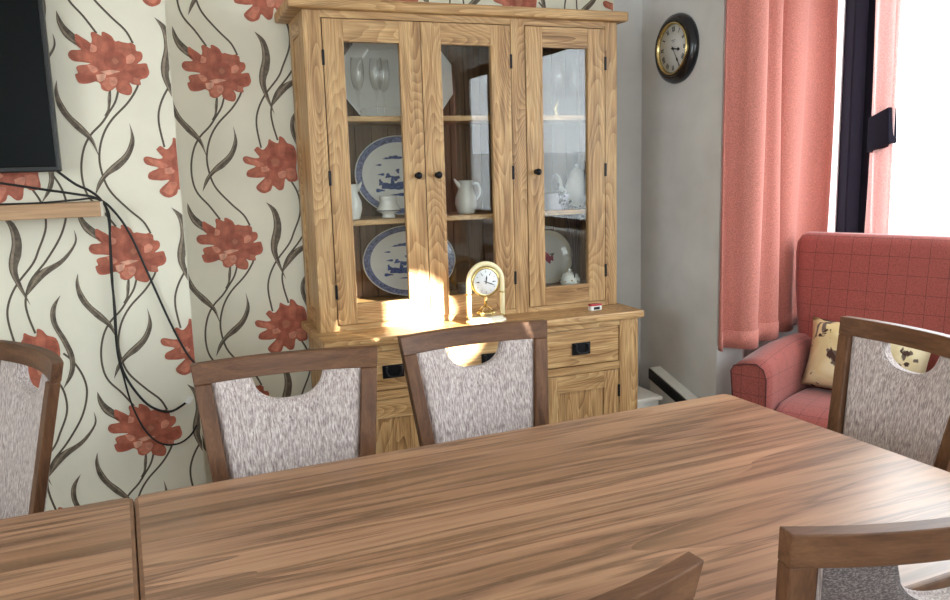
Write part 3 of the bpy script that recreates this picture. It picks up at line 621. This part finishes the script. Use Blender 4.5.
# right compartment: coffee pot, round box for a glass reflection, sugar bowl, dried flowers
cp = ony(577, 195, 3.07)
t = thing('coffee_pot', 'tall white coffee pot on the middle shelf behind right door', 'coffee pot', (cp.x, 3.07, S1))
obj('body', lathe(bm_(), [(0, 0), (.034, 0), (.036, .006), (.030, .014), (.052, .05), (.056, .075), (.044, .11), (.032, .135), (.034, .142), (0, .142)], 30), 'porcelain', t, world=False)
obj('lid', lathe(bm_(), [(.034, .142), (.030, .152), (.014, .164), (.005, .168), (.008, .178), (0, .184)], 24), 'porcelain', t, world=False)
obj('spout', tube(bm_(), smooth_path([(-.048, 0, .06), (-.078, 0, .085), (-.082, 0, .12), (-.10, 0, .145)], 5), [.013 - .0005*i for i in range(16)], 10), 'porcelain', t, world=False)
obj('handle', tube(bm_(), smooth_path([(.034, 0, .13), (.075, 0, .135), (.085, 0, .09), (.052, 0, .05)], 5), .005, 8), 'porcelain', t, world=False)
t = thing('lilac_reflection_box', 'lilac box standing in for a reflection in right door', 'box', (ony(556, 205, 3.0).x, 3.0, S1))  # round lilac box stands in for a reflection in the door glass
obj('body', lathe(bm_(), [(0, 0), (.052, 0), (.052, .05), (0, .05)], 32), 'lilac_reflection', t, world=False, bevel=.002); obj('lid', lathe(bm_(), [(0, .05), (.055, .046), (.055, .064), (0, .064)], 32), 'lilac_reflection', t, world=False, bevel=.002)
sg = ony(570, 272, 2.97)
t = thing('sugar_bowl', 'small white sugar bowl with gilt flowers on hutch floor', 'bowl', (sg.x, 2.97, S0))
obj('body', lathe(bm_(), [(0, 0), (.026, 0), (.028, .005), (.042, .02), (.043, .036), (.034, .046), (.034, .05), (0, .05)], 28), 'porcelain', t, world=False)
obj('lid', lathe(bm_(), [(.035, .05), (.030, .058), (.010, .064), (.006, .068), (.009, .074), (0, .08)], 24), 'porcelain', t, world=False)
bm = bm_()
for k in range(10):
    a = 2*PI*k/10; lathe(bm, [(0, -.004), (.005, 0), (0, .004)], 6, .0425*math.cos(a), .0425*math.sin(a), .028 + .005*(k % 2))
obj('gilt_flowers', bm, 'gilt', t, world=False)
df = ony(575, 245, 2.93)
t = thing('dried_flowers', 'dark dried flower spray behind right door', 'dried flowers', (df.x, 2.935, S0))
obj('holder', lathe(bm_(), [(0, 0), (.012, 0), (.014, .02), (.009, .045), (.011, .06), (0, .06)], 14), 'stem_glass', t, world=False)
random.seed(3)
for k in range(9):
    a = random.uniform(-.05, .05); b = random.uniform(-.012, .012); h = random.uniform(.26, .36)
    if k < 3: a = -.05 - .012*k; h = .36 + .03*k
    st = obj('flower_stem', tube(bm_(), [(0, 0, .03), (a*.4, b*.5, h*.6), (a, b, h)], .0012, 5), 'dried_flower', t, world=False)
    bm = bm_()
    for q in range(7): 
        c = Vector((a + random.uniform(-.012, .012), b + random.uniform(-.008, .008), h + random.uniform(-.012, .012))); lathe(bm, [(0, -.006), (.007, 0), (0, .006)], 6, c.x, c.y, c.z)
    obj('flower_head', bm, 'dried_flower', st, world=False)

# ------------------------------------------------------------------ on the worktop
t = thing('anniversary_clock', 'cream arched mantel clock with gilt pendulum on sideboard worktop', 'clock', (1.115, 2.775, .82))
bm = lathe(bm_(), [(0, 0), (.078, 0), (.082, .006), (.078, .012), (.070, .014), (.066, .022), (0, .022)], 40, sy=.62); obj('base', bm, 'porcelain_cream', t, world=False)
obj('base_trim', lathe(bm_(), [(.0795, .004), (.083, .006), (.0795, .008)], 40, sy=.62), 'gilt', t, world=False)
R_ = .068; zc = .155
arch = [(-R_, 0, .022), (-R_, 0, .09)] + [(-R_*math.cos(PI*k/18), 0, zc + R_*math.sin(PI*k/18)) for k in range(19)] + [(R_, 0, .09), (R_, 0, .022)]
obj('arch', tube(bm_(), arch, .0095, 12), 'ivory_arch', t, world=False)
for s in (-1, 1):
    for z in (.026, .112): obj('collar', lathe(bm_(), [(.0095, -.003), (.0125, 0), (.0095, .003)], 16, s*R_, 0, z), 'gilt', t, world=False)
def rotx(bm, loc): bm.transform(Matrix.Translation(loc) @ Matrix.Rotation(PI/2, 4, 'X')); return bm
di = obj('dial', rotx(lathe(bm_(), [(0, -.012), (.050, -.012), (.050, .006), (0, .006)], 40), (0, 0, zc)), 'dial_white', t, world=False)
obj('bezel', rotx(lathe(bm_(), [(.048, .006), (.054, .008), (.058, .003), (.057, -.010), (.050, -.012)], 40), (0, 0, zc)), 'gilt', t, world=False)
def hand(bm, ang, l0, l1, w_, y, cz, cx=0):
    d = Vector((math.sin(ang), 0, math.cos(ang))); n = Vector((d.z, 0, -d.x)); c = Vector((cx, y, cz))
    vv = [bm.verts.new(c + d*q + n*s) for q, s in ((-l0, -w_*.5), (l1*.6, -w_), (l1, 0), (l1*.6, w_), (-l0, w_*.5))]; bm.faces.new(vv)
bm = bm_(); hand(bm, 0.15, .008, .026, .0028, -.0085, zc); hand(bm, math.radians(112), .01, .040, .0018, -.009, zc); obj('clock_hands', bm, 'ink', di, world=False)
bm = bm_()
for k in range(12):
    a = 2*PI*k/12; hand(bm, a, -.036, .045, .0016 if k % 3 else .0026, -.0072, zc)
obj('hour_marks', bm, 'ink', di, world=False)
obj('pendulum_rod', tube(bm_(), [(0, 0, .105), (0, 0, .06)], .006, 8), 'gilt', t, world=False)
bm = lathe(bm_(), [(0, .034), (.030, .036), (.030, .040), (0, .042)], 20)
for k in range(4):
    a = PI/4 + k*PI/2; x, y = .030*math.cos(a), .024*math.sin(a); tube(bm, [(0, 0, .062), (x*.6, y*.6, .058), (x, y, .045)], .0018, 6); lathe(bm, [(0, -.010), (.007, -.007), (.010, 0), (.007, .007), (0, .010)], 12, x, y, .036)
obj('pendulum_balls', bm, 'gilt', t, world=False)
tk = onz(595, 310, .82)
t = thing('trinket_box', 'tiny red and white trinket on the right end of worktop', 'trinket', (tk.x, tk.y, .82), .1)
obj('body', B(-.026, .026, -.012, .012, 0, .018), 'white_plastic', t, world=False, bevel=.003); obj('lid', B(-.026, .026, -.012, .012, .018, .026), 'red_enamel', t, world=False, bevel=.002)
obj('face', B(-.014, .014, -.0135, -.012, .004, .015), 'ink', t, world=False)

# ------------------------------------------------------------------ wall clock
ck = thing('wall_clock', 'round black-rimmed wall clock with roman numerals on grey wall', 'clock', (XP, 2.925, 1.862)); ck.rotation_euler = (0, 0, 0)
def toward_room(bm): bm.transform(Matrix.Rotation(-PI/2, 4, 'Z') @ Matrix.Rotation(PI/2, 4, 'X')); return bm   # lathe axis z -> -X, dial up stays up
obj('rim', toward_room(lathe(bm_(), [(0, 0), (.140, 0), (.142, .010), (.137, .024), (.120, .036), (.106, .034), (.103, .022), (0, .022)], 56)), 'clock_rim', ck, world=False)
obj('bezel', toward_room(lathe(bm_(), [(.097, .026), (.099, .038), (.103, .041), (.106, .036), (.106, .032)], 56)), 'gilt', ck, world=False)
fc = obj('dial', toward_room(lathe(bm_(), [(0, .026), (.096, .026), (.096, .023), (0, .023)], 56)), 'dial_grey', ck, world=False)
def seg2(bm, a, b, w_, zz):
    d = (Vector(b) - Vector(a)).normalized(); n = Vector((-d.y, d.x)) * w_/2
    vv = [bm.verts.new((p.x, p.y, zz)) for p in (Vector(a)+n, Vector(b)+n, Vector(b)-n, Vector(a)-n)]; bm.faces.new(vv)
ROM = ['XII', 'I', 'II', 'III', 'IIII', 'V', 'VI', 'VII', 'VIII', 'IX', 'X', 'XI']
bm = bm_(); adv = {'I': .0055, 'V': .010, 'X': .010}
for k, s in enumerate(ROM):
    an = PI/2 - 2*PI*k/12; up = Vector((math.cos(an), math.sin(an))); rt = Vector((up.y, -up.x)); tot = sum(adv[c] for c in s); x = -tot/2; hh_ = .010
    cc_ = up*.078
    for c in s:
        m_ = x + adv[c]/2; q = lambda u, v: cc_ + rt*(m_+u) + up*v
        if c == 'I': seg2(bm, q(0, -hh_), q(0, hh_), .0036, .0266)
        if c == 'V': seg2(bm, q(-.0035, hh_), q(0, -hh_), .0038, .0266); seg2(bm, q(.0035, hh_), q(0, -hh_), .0022, .0267)
        if c == 'X': seg2(bm, q(-.0035, hh_), q(.0035, -hh_), .0038, .0266); seg2(bm, q(.0035, hh_), q(-.0035, -hh_), .0022, .0267)
        x += adv[c]
obj('numerals', toward_room(bm), 'ink', fc, world=False)
bm = bm_()
for ang, l, w_ in ((PI/2 - math.radians(100), .050, .009), (PI/2 - math.radians(147), .074, .0065)):
    d = Vector((math.cos(ang), math.sin(ang))); seg2(bm, -d*.014, d*l, w_*.5, .029); n = Vector((-d.y, d.x))
    vv = [bm.verts.new((p.x, p.y, .0292)) for p in (d*l*.55, d*l*.75+n*w_*.9, d*l, d*l*.75-n*w_*.9)]; bm.faces.new(vv)
lathe(bm, [(.006, .0285), (.006, .031), (0, .031)], 14)
obj('clock_hands', toward_room(bm), 'ink', fc, world=False)
bm = bm_(); seg2(bm, (-.014, .034), (.014, .034), .003, .0266); seg2(bm, (-.009, .027), (.009, .027), .0022, .0266); obj('maker_mark', toward_room(bm), 'grey_card', fc, world=False)

# ------------------------------------------------------------------ television, shelf, cables
tb = ony(61, 171.5, 2.90)
t = thing('television', 'black flat television hanging on the floral wallpaper', 'television', (tb.x-.54, 2.925, tb.z))
obj('casing', B(-.54, .54, -.022, .02, 0, .625), 'black_plastic', t, world=False, bevel=.004); obj('screen', B(-.528, .528, -.030, -.022, .016, .612), 'black_screen', t, world=False, bevel=.002)
obj('wall_bracket', B(-.15, .15, .02, .072, .15, .45), 'black_iron', t, world=False)
s0 = ony(100, 202, 2.84); s1 = ony(100, 216.5, 2.84)
t = thing('wall_shelf', 'pale beech wall shelf below the television', 'shelf', (s0.x-.42, YC, s1.z))
obj('board', B(-.42, .42, -.16, 0, 0, s0.z-s1.z), 'shelf_beech', t, world=False, bevel=.002); obj('end_edging', B(.42, .4215, -.16, 0, 0, s0.z-s1.z), 'paint_cream', t, world=False)
def cable(pts, r, label, Y=2.975, first=None):
    q = [(first if first and i == 0 else ony(x, y, Y)) for i, (x, y) in enumerate(pts)]
    return tag(obj('cable', tube(bm_(), smooth_path(q, 6), r, 8), 'black_cable'), label, 'cable', 'cables under the television')
zt_ = s0.z + .008
def cable3(pts, r, label): return tag(obj('cable', tube(bm_(), smooth_path(pts, 6), r, 8), 'black_cable'), label, 'cable', 'cables under the television')
P = lambda x, y, Y: tuple(ony(x, y, Y))
cable3([P(57, 171, 2.93), P(75, 184, 2.93), P(90, 191, 2.93), P(101, 200, 2.95), P(109, 215, 2.975), P(110, 240, 2.985), P(111.5, 275, 2.988), P(115, 310, 2.988), P(117, 345, 2.988), P(122, 368, 2.988), P(133, 388, 2.988), P(150, 406, 2.988), P(170, 411.5, 2.985), P(187, 402, 2.96)], .0042, 'black cable hanging from the shelf end to a white plug tag')
cable3([P(0, 183, 2.93), P(40, 189, 2.93), P(75, 194, 2.93), P(96, 198, 2.94), P(112, 209, 2.97), P(130, 234, 2.985), P(150, 278, 2.988), P(170, 322, 2.988), P(186, 352, 2.988), P(198, 368, 2.988), P(203, 385, 2.988)], .0040, 'black cable running diagonally down the wallpaper from the shelf end')
cable3([P(0, 204.3, 2.90), P(40, 203, 2.90), P(75, 200, 2.92), P(97, 199, 2.94), P(107, 212, 2.97), P(111, 250, 2.983), P(113.5, 300, 2.983), P(117, 350, 2.983), P(124, 378, 2.984), P(132, 405, 2.985), P(145, 430, 2.985), P(160, 443, 2.985), P(177, 444, 2.985), P(190, 436, 2.985), P(197, 425, 2.985)], .0032, 'thin black cable looping lowest over the bottom coral flower')
pl = ony(189, 400, 2.955)
tgo = obj('plug_tag', B(-.009, .009, -.006, .006, -.014, .014), 'white_plastic', None, bevel=.002); tgo.location = pl; tgo.rotation_euler = (0, math.radians(35), 0); tag(tgo, 'small white tag on the end of black cable', 'cable tag')

# ------------------------------------------------------------------ heater pieces in the corner
bx_ = thing('pipe_boxing', 'white boxed pipe casing along the wall right of the sideboard', 'pipe casing', (1.90, 3.1, 0))
obj('casing', B(1.80, 1.945, 2.86, 3.184, 0, .385), 'white_plastic', bx_, bevel=.004)
obj('top_cap', B(1.79, 1.955, 2.845, 3.184, .385, .402), 'paint_white', bx_, bevel=.004)
pA, pB = Vector((XP-.004, 3.03, .482)), Vector((XP-.004, 2.70, .392))
lp = thing('leaning_panel', 'white panel with black face leaning in the corner below the clock', 'panel', (2.02, 2.85, 0))
def panel(dx0, dx1, tpad, low=None):
    bm = bm_(); vs_ = []
    for x, fz in ((dx0, 0), (dx1, 0)):
        vs_.append([(x, 3.03, .482+tpad), (x, 2.66, .382+tpad), (x, 2.66, 0 if low is None else .382-low), (x, 3.03, 0 if low is None else .482-low)])
    a = [bm.verts.new(p) for p in vs_[0]]; b = [bm.verts.new(p) for p in vs_[1]]
    bm.faces.new(a); bm.faces.new(b[::-1])
    for i in range(4): bm.faces.new((a[i], a[(i+1) % 4], b[(i+1) % 4], b[i]))
    return bm
obj('board', panel(XP-.058, XP-.003, 0), 'paint_white', lp, bevel=.003); obj('dark_face', panel(XP-.066, XP-.058, -.006, .05), 'black_plastic', lp)

# ------------------------------------------------------------------ curtains
def curtain(name, label, path, z0, z1, mat, folds, amp, n=120, seed=1):
    t = thing(name, label, 'curtain', (path[0][0], path[0][1], z0)); rnd = random.Random(seed)
    P_ = smooth_path([(x, y, 0) for x, y in path], 30); ph = [rnd.uniform(-.5, .5) for _ in range(40)]
    bm = bm_(); rows = 22; grid = []
    for r in range(rows+1):
        v = r/rows; z = z0 + (z1-z0)*v; row = []
        for i in range(n+1):
            u = i/n; f = u*(len(P_)-1); k = min(int(f), len(P_)-2); p = P_[k].lerp(P_[k+1], f-k); tt = (P_[k+1]-P_[k]).normalized(); nn = Vector((-tt.y, tt.x, 0))
            w_ = folds*u*2*PI; s = math.sin(w_ + .6*math.sin(w_*.5 + .8*v)) 
            s = math.copysign(abs(s)**.7, s)
            off = amp*(1.0 - .25*v)*s + .006*math.sin(9*u + 5*v)
            sh = .010*math.sin(w_*.5 + 3*v)*(1-v)
            row.append(bm.verts.new(p + nn*off + tt*sh + Vector((0, 0, z + (.004*math.sin(14*u) if r == 0 else 0)))))
        grid.append(row)
    for a, b in zip(grid, grid[1:]):
        for i in range(n): f = bm.faces.new((a[i], a[i+1], b[i+1], b[i])); f.smooth = True
    o = obj('fabric', bm, mat, t, recalc=False)
    s = o.modifiers.new('thick', 'SOLIDIFY'); s.thickness = .003
    return t, o
cur, fab = curtain('coral_curtain', 'long coral curtain hanging between grey wall and bay window', [(2.035, 2.560), (2.17, 2.572), (2.30, 2.628), (2.42, 2.74), (2.58, 2.80), (2.80, 2.82)], .648, 2.46, 'curtain_coral', 3.6, .042)
ht_ = fab.data.copy(); hb = bm_(); hb.from_mesh(ht_); bmesh.ops.bisect_plane(hb, geom=hb.verts[:]+hb.edges[:]+hb.faces[:], plane_co=(0, 0, .075), plane_no=(0, 0, 1), clear_outer=True)
hm = obj('hem', hb, 'curtain_coral', cur, world=False, recalc=False); sm = hm.modifiers.new('thick', 'SOLIDIFY'); sm.thickness = .008; sm.offset = 0
for f in hm.data.polygons: f.use_smooth = True
cr = thing('curtain_rail', 'white curtain rail above the bay window', 'curtain rail', (2.5, 2.81, 2.465))
obj('track', B(2.18, 2.93, 2.795, 2.825, 2.462, 2.49), 'white_plastic', cr)
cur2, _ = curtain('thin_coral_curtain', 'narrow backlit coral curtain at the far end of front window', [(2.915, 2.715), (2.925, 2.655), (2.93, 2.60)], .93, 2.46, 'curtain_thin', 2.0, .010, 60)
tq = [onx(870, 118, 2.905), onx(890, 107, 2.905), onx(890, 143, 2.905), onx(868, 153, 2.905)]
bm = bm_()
prism(bm, [(p.y, p.z) for p in tq], lambda y, z: (2.895, y, z), lambda y, z: (2.945, y, z)); obj('dark_band', bm, 'band_dark', cur2, bevel=.003)  # dark slanted band across the thin curtain
cur3, _ = curtain('coral_curtain', 'coral curtain at the near end of the front window', [(2.93, -2.62), (2.92, -2.4), (2.93, -2.2)], .60, 2.46, 'curtain_coral', 3.5, .03, 80, 4)

# ------------------------------------------------------------------ tables
def rounded(x0, x1, y0, y1, r, n=5):
    out = []
    for cx_, cy_, a0 in ((x1-r, y1-r, 0), (x0+r, y1-r, 90), (x0+r, y0+r, 180), (x1-r, y0+r, 270)):
        for k in range(n+1):
            a = math.radians(a0 + 90*k/n); out.append((cx_ + r*math.cos(a), cy_ + r*math.sin(a)))
    return out
TROT = math.radians(2.5); TO = Vector((-.100, 1.735, 0))
def table(label, x0, x1):
    t = thing('dining_table', label, 'table', TO, TROT)
    bm = bm_(); ring = rounded(x0, x1, -.96, 0, .022)
    secs = [(.0, .722), (.0, .7435), (.0012, .7475), (.004, .7493), (.008, .75)]
    rows = []
    cxm, cym = (x0+x1)/2, -.40
    for ins, z in secs:
        rr = rounded(x0+ins, x1-ins, -.96+ins, -ins, .022-ins*.8); rows.append([bm.verts.new((x, y, z)) for x, y in rr])
    n = len(ring)
    for a, b in zip(rows, rows[1:]):
        for i in range(n): bm.faces.new((a[i], a[(i+1) % n], b[(i+1) % n], b[i])).material_index = 1
    bm.faces.new(rows[-1]).material_index = 0; bm.faces.new(rows[0][::-1]).material_index = 1
    obj('tabletop', bm, ['table_laminate', 'table_edge'], t, world=False)
    fr = bm_(); a = .07
    box(fr, x0+a, x1-a, -.96+a, -.96+a+.02, .66, .722); box(fr, x0+a, x1-a, -a-.02, -a, .66, .722); box(fr, x0+a, x0+a+.02, -.96+a, -a, .66, .722); box(fr, x1-a-.02, x1-a, -.96+a, -a, .66, .722)
    obj('apron', fr, 'chair_wood', t, world=False)
    for x in (x0+a, x1-.26):
        for y in (-.96+a, -a-.05): obj('leg', B(x, x+.05, y, y+.05, 0, .722), 'chair_wood_upright', t, world=False, bevel=.004)
    return t
table('walnut-grain dining table in front of the oak dresser', 0.0003, 1.553)
table('walnut-grain dining table butted against the left, below the television', -1.553, -.0003)

# ------------------------------------------------------------------ chairs: origin on the floor below the top rail's ends, front looks along -y
ZT, WT, TPR, TLT, SAG = .9435, .463, .104, .192, .036
def bow(x): return SAG*(1 - (2*x/WT)**2)
def make_chair(label):
    t = thing('dining_chair', label, 'chair', (0, 0, 0), 0, 'dining chairs with notched upholstered backs')
    W2 = WT/2
    # top rail, bowed in plan
    secs = []
    for i in range(17):
        x = -W2 + WT*i/16; y = bow(x); h = .050
        hw_ = lambda z: 0
        secs.append([(x*(1 - 2*TPR*s/WT), y - TLT*s + d, ZT - s - z_) for s, d, z_ in ((.0, -.013, 0), (.0, .015, 0), (h, .015, 0), (h, -.013, 0))])
    obj('top_rail', loft(bm_(), secs, smooth=False), 'chair_wood', t, world=False, bevel=.0022)
    zs_ = .47
    for s in (-1, 1):
        ss = []
        for k in range(9):
            d = .050 + (ZT - .42 - .050)*k/8; xo = s*(W2 - TPR*d); xi = s*(W2 - TPR*d - .040); y = -TLT*d
            ss.append([(xo, y-.013, ZT-d), (xo, y+.015, ZT-d), (xi, y+.018, ZT-d), (xi, y-.010, ZT-d)])
        for k in range(1, 7):
            z = .42*(1-k/6); y = -TLT*(ZT-.42) + .085*(k/6)**1.3; xo = s*(W2 - TPR*(ZT-.42)); wdt = .040 - .010*k/6
            ss.append([(xo, y-.013, z), (xo, y+.018-.006*k/6, z), (xo-s*wdt, y+.018-.006*k/6, z), (xo-s*wdt, y-.013, z)])
        obj('rear_leg', loft(bm_(), ss, smooth=False), 'chair_wood_upright', t, world=False, bevel=.003)
    # upholstered back panel with the grip notch
    N_ = 44; V_ = 12; bot = ZT - .505
    def pt(u, v, off):
        top = ZT - .050
        x_top = u*(W2 - .040 - TPR*.05)
        nx, nd = .092, .066
        if abs(x_top) < nx: top -= nd*(1 - abs(x_top/nx)**2.6)**.5
        z = top + (bot - top)*v; d = ZT - z
        x = u*(W2 - .040 - TPR*d)
        pad = math.sqrt(max(0, min(1, (1-abs(u))*9)))*min(1, max(.25, (v*9)))**.5
        return (x, bow(x) - TLT*d + (-.010 - .011*pad if off else .012 + .002*pad), z)
    us = [-1 + 2*i/N_ for i in range(N_+1)]
    bm = bm_(); fr = [[bm.verts.new(pt(u, j/V_, True)) for u in us] for j in range(V_+1)]; bk = [[bm.verts.new(pt(u, j/V_, False)) for u in us] for j in range(V_+1)]
    for j in range(V_):
        for i in range(N_):
            f = bm.faces.new((fr[j][i], fr[j+1][i], fr[j+1][i+1], fr[j][i+1])); f.smooth = True
            g = bm.faces.new((bk[j][i], bk[j][i+1], bk[j+1][i+1], bk[j+1][i])); g.smooth = True; g.material_index = 1
    for i in range(N_):
        bm.faces.new((fr[0][i], fr[0][i+1], bk[0][i+1], bk[0][i])); bm.faces.new((fr[V_][i], bk[V_][i], bk[V_][i+1], fr[V_][i+1]))
    for j in range(V_):
        bm.faces.new((fr[j][0], bk[j][0], bk[j+1][0], fr[j+1][0])); bm.faces.new((fr[j][N_], fr[j+1][N_], bk[j+1][N_], bk[j][N_]))
    obj('back_upholstery', bm, ['chair_fabric', 'chair_fabric_back'], t, world=False)
    bm = tube(bm_(), [pt(u, 0, True)[:1] + (pt(u, 0, True)[1]+.006,) + pt(u, 0, True)[2:] for u in us if abs(u*(W2-.045)) < .100], .0035, 6); obj('notch_piping', bm, 'chair_fabric', t, world=False)
    # seat
    y0 = -TLT*(ZT-.44) - .015
    secs = []
    for k in range(9):
        v = k/8; y = y0 - .44*v; hw_ = .185 + .045*v**.7; hh_ = .03
        top = .485 - .004*(2*v-1)**2; e = .02 if k in (0, 8) else 0
        ring = []
        for a in range(20):
            an = 2*PI*a/20; c_, s_ = math.cos(an), math.sin(an)
            ring.append(((hw_-e)*math.copysign(abs(c_)**.35, c_), y, .455 + (hh_-e*.5)*math.copysign(abs(s_)**.6, s_)))
        secs.append(ring)
    obj('seat', loft(bm_(), secs), 'chair_fabric', t, world=False)
    fr_ = bm_(); box(fr_, -.185, .185, y0-.42, y0-.40, .37, .43); box(fr_, -.185, -.165, y0-.40, y0, .37, .43); box(fr_, .165, .185, y0-.40, y0, .37, .43); box(fr_, -.165, .165, y0-.02, y0, .37, .43)
    obj('seat_frame', fr_, 'chair_wood', t, world=False)
    for s in (-1, 1):
        ss = [[(s*(.195)+dx, y0-.405+dy, z) for dx, dy in ((-q, -q), (q, -q), (q, q), (-q, q))] for z, q in ((.43, .019), (.2, .017), (0, .013))]
        obj('front_leg', loft(bm_(), ss, smooth=False), 'chair_wood_upright', t, world=False, bevel=.003)
    return t
ch0 = make_chair('taupe upholstered dining chair between the two tables, far side')
spots = [(.269, 2.031, -.049, 'taupe dining chair on the far side, in front of the wallpaper beside the dresser'),
         (.815, 2.117, .056, 'taupe dining chair directly in front of the sideboard drawers'),
         (1.811, 1.523, -1.6236, 'taupe dining chair at the table end, in front of the coral armchair'),
         (-.372, 2.43, math.radians(-64), 'taupe dining chair under the television, turned sideways at the left edge'),
         (.920, .707, PI - .15, 'dark-backed dining chair at the near side, bottom right corner'),
         (.322, .715, PI + .08, 'dining chair at near side showing only a rail corner, bottom centre')]
for i, (x, y, r, lb) in enumerate(spots):
    o = ch0 if i == 0 else copy_tree(ch0)
    o.location = (x, y, 0); o.rotation_euler = (0, 0, r); o['label'] = lb

# ------------------------------------------------------------------ coral armchair in the bay
ar = thing('coral_armchair', 'coral checked high-backed armchair standing in the bay window', 'armchair', (2.775, 2.407, 0), math.radians(-64.5))
def rrect(x0, x1, z0, z1, r, n=4):
    return [(x, z) for x, z in rounded(x0, x1, z0, z1, r, n)]
def slab(sections, cap=True): return loft(bm_(), sections)
# backrest: rounded slab leaning back
secs = []
for z, yf, yb, hw_, r in ((.25, -.17, .0, .30, .03), (.45, -.165, .005, .315, .04), (.62, -.155, .012, .345, .05), (.85, -.125, .018, .378, .055), (1.0, -.10, .018, .392, .055), (1.045, -.092, .016, .388, .05), (1.072, -.078, .006, .372, .04), (1.085, -.06, -.01, .350, .022)):
    secs.append([(x, y, z) for x, y in rounded(-hw_, hw_, yf, yb, r, 5)])
obj('backrest', slab(secs), 'armchair_check', ar, world=False)
obj('base', B(-.29, .29, -.60, -.02, .12, .32), 'armchair_check', ar, world=False, bevel=.02)
secs = []
for k in range(9):
    v = k/8; y = -.15 - .47*v; e = .03 if k in (0, 8) else (.008 if k in (1, 7) else 0)
    secs.append([(x, y, z) for x, z in rounded(-.265+e, .265-e, .31+e*.5, .455-e + .012*math.sin(PI*v), .035, 4)])
obj('seat_cushion', slab(secs), 'armchair_check', ar, world=False)
for s in (-1, 1):
    secs = []
    for k in range(9):
        v = k/8; y = -.05 - .575*v
        zt = .655 - .035*v + .02*math.sin(PI*v); wi = .262; wo = .385 + .02*v
        ring = [(s*wi, .12), (s*wi, zt-.05), (s*(wi+.012), zt-.015), (s*(wi+.04), zt+.004), (s*(wi+.08), zt), (s*(wo-.012), zt-.012), (s*wo, zt-.035), (s*(wo-.02), .35), (s*(wo-.045), .12)]
        if s < 0: ring = ring[::-1]
        secs.append([(x, y, z) for x, z in ring])
    a = obj('armrest', slab(secs), 'armchair_check', ar, world=False)
    pr = [(p[0], p[1]-.004, p[2]) for p in secs[-1]]; pr = (pr[::-1] if s < 0 else pr)[0:9]
    obj('piping', tube(bm_(), pr, .0026, 6), 'piping_dark', a, world=False)
for x in (-.30, .30):
    for y in (-.56, -.06): obj('foot', lathe(bm_(), [(0, 0), (.018, 0), (.025, .12), (0, .12)], 14, x, y), 'sofa_foot', ar, world=False)
# cushion
cu = bm_(); n = 16; top = []; bot_ = []
def pil(u, v, s):
    edge = 1 - .055*(1 - u*u)*1.0 * 0
    w_ = .225*u*(1 - .07*(1 - v*v) + .02*u*u); h_ = .142*v*(1 - .07*(1 - u*u))
    th = .075*((1-u**4)*(1-v**4))**.5
    return (w_, s*th, h_)
for s in (1, -1):
    g = [[cu.verts.new(pil(-1+2*i/n, -1+2*j/n, s)) for i in range(n+1)] for j in range(n+1)]
    for j in range(n):
        for i in range(n): f = cu.faces.new((g[j][i], g[j][i+1], g[j+1][i+1], g[j+1][i])); f.smooth = True
bmesh.ops.remove_doubles(cu, verts=cu.verts, dist=.0005)
co_ = obj('scatter_cushion', cu, 'cushion_print', None, world=False)
dloc = Matrix.Rotation(math.radians(-64.5), 4, 'Z') @ Vector((-.03, -.24, 0))
co_.location = (2.775+dloc.x, 2.407+dloc.y, .600); co_.rotation_euler = (math.radians(-14), math.radians(4), math.radians(-62))
tag(co_, 'cream cushion with brown animal print leaning in the coral armchair', 'cushion')
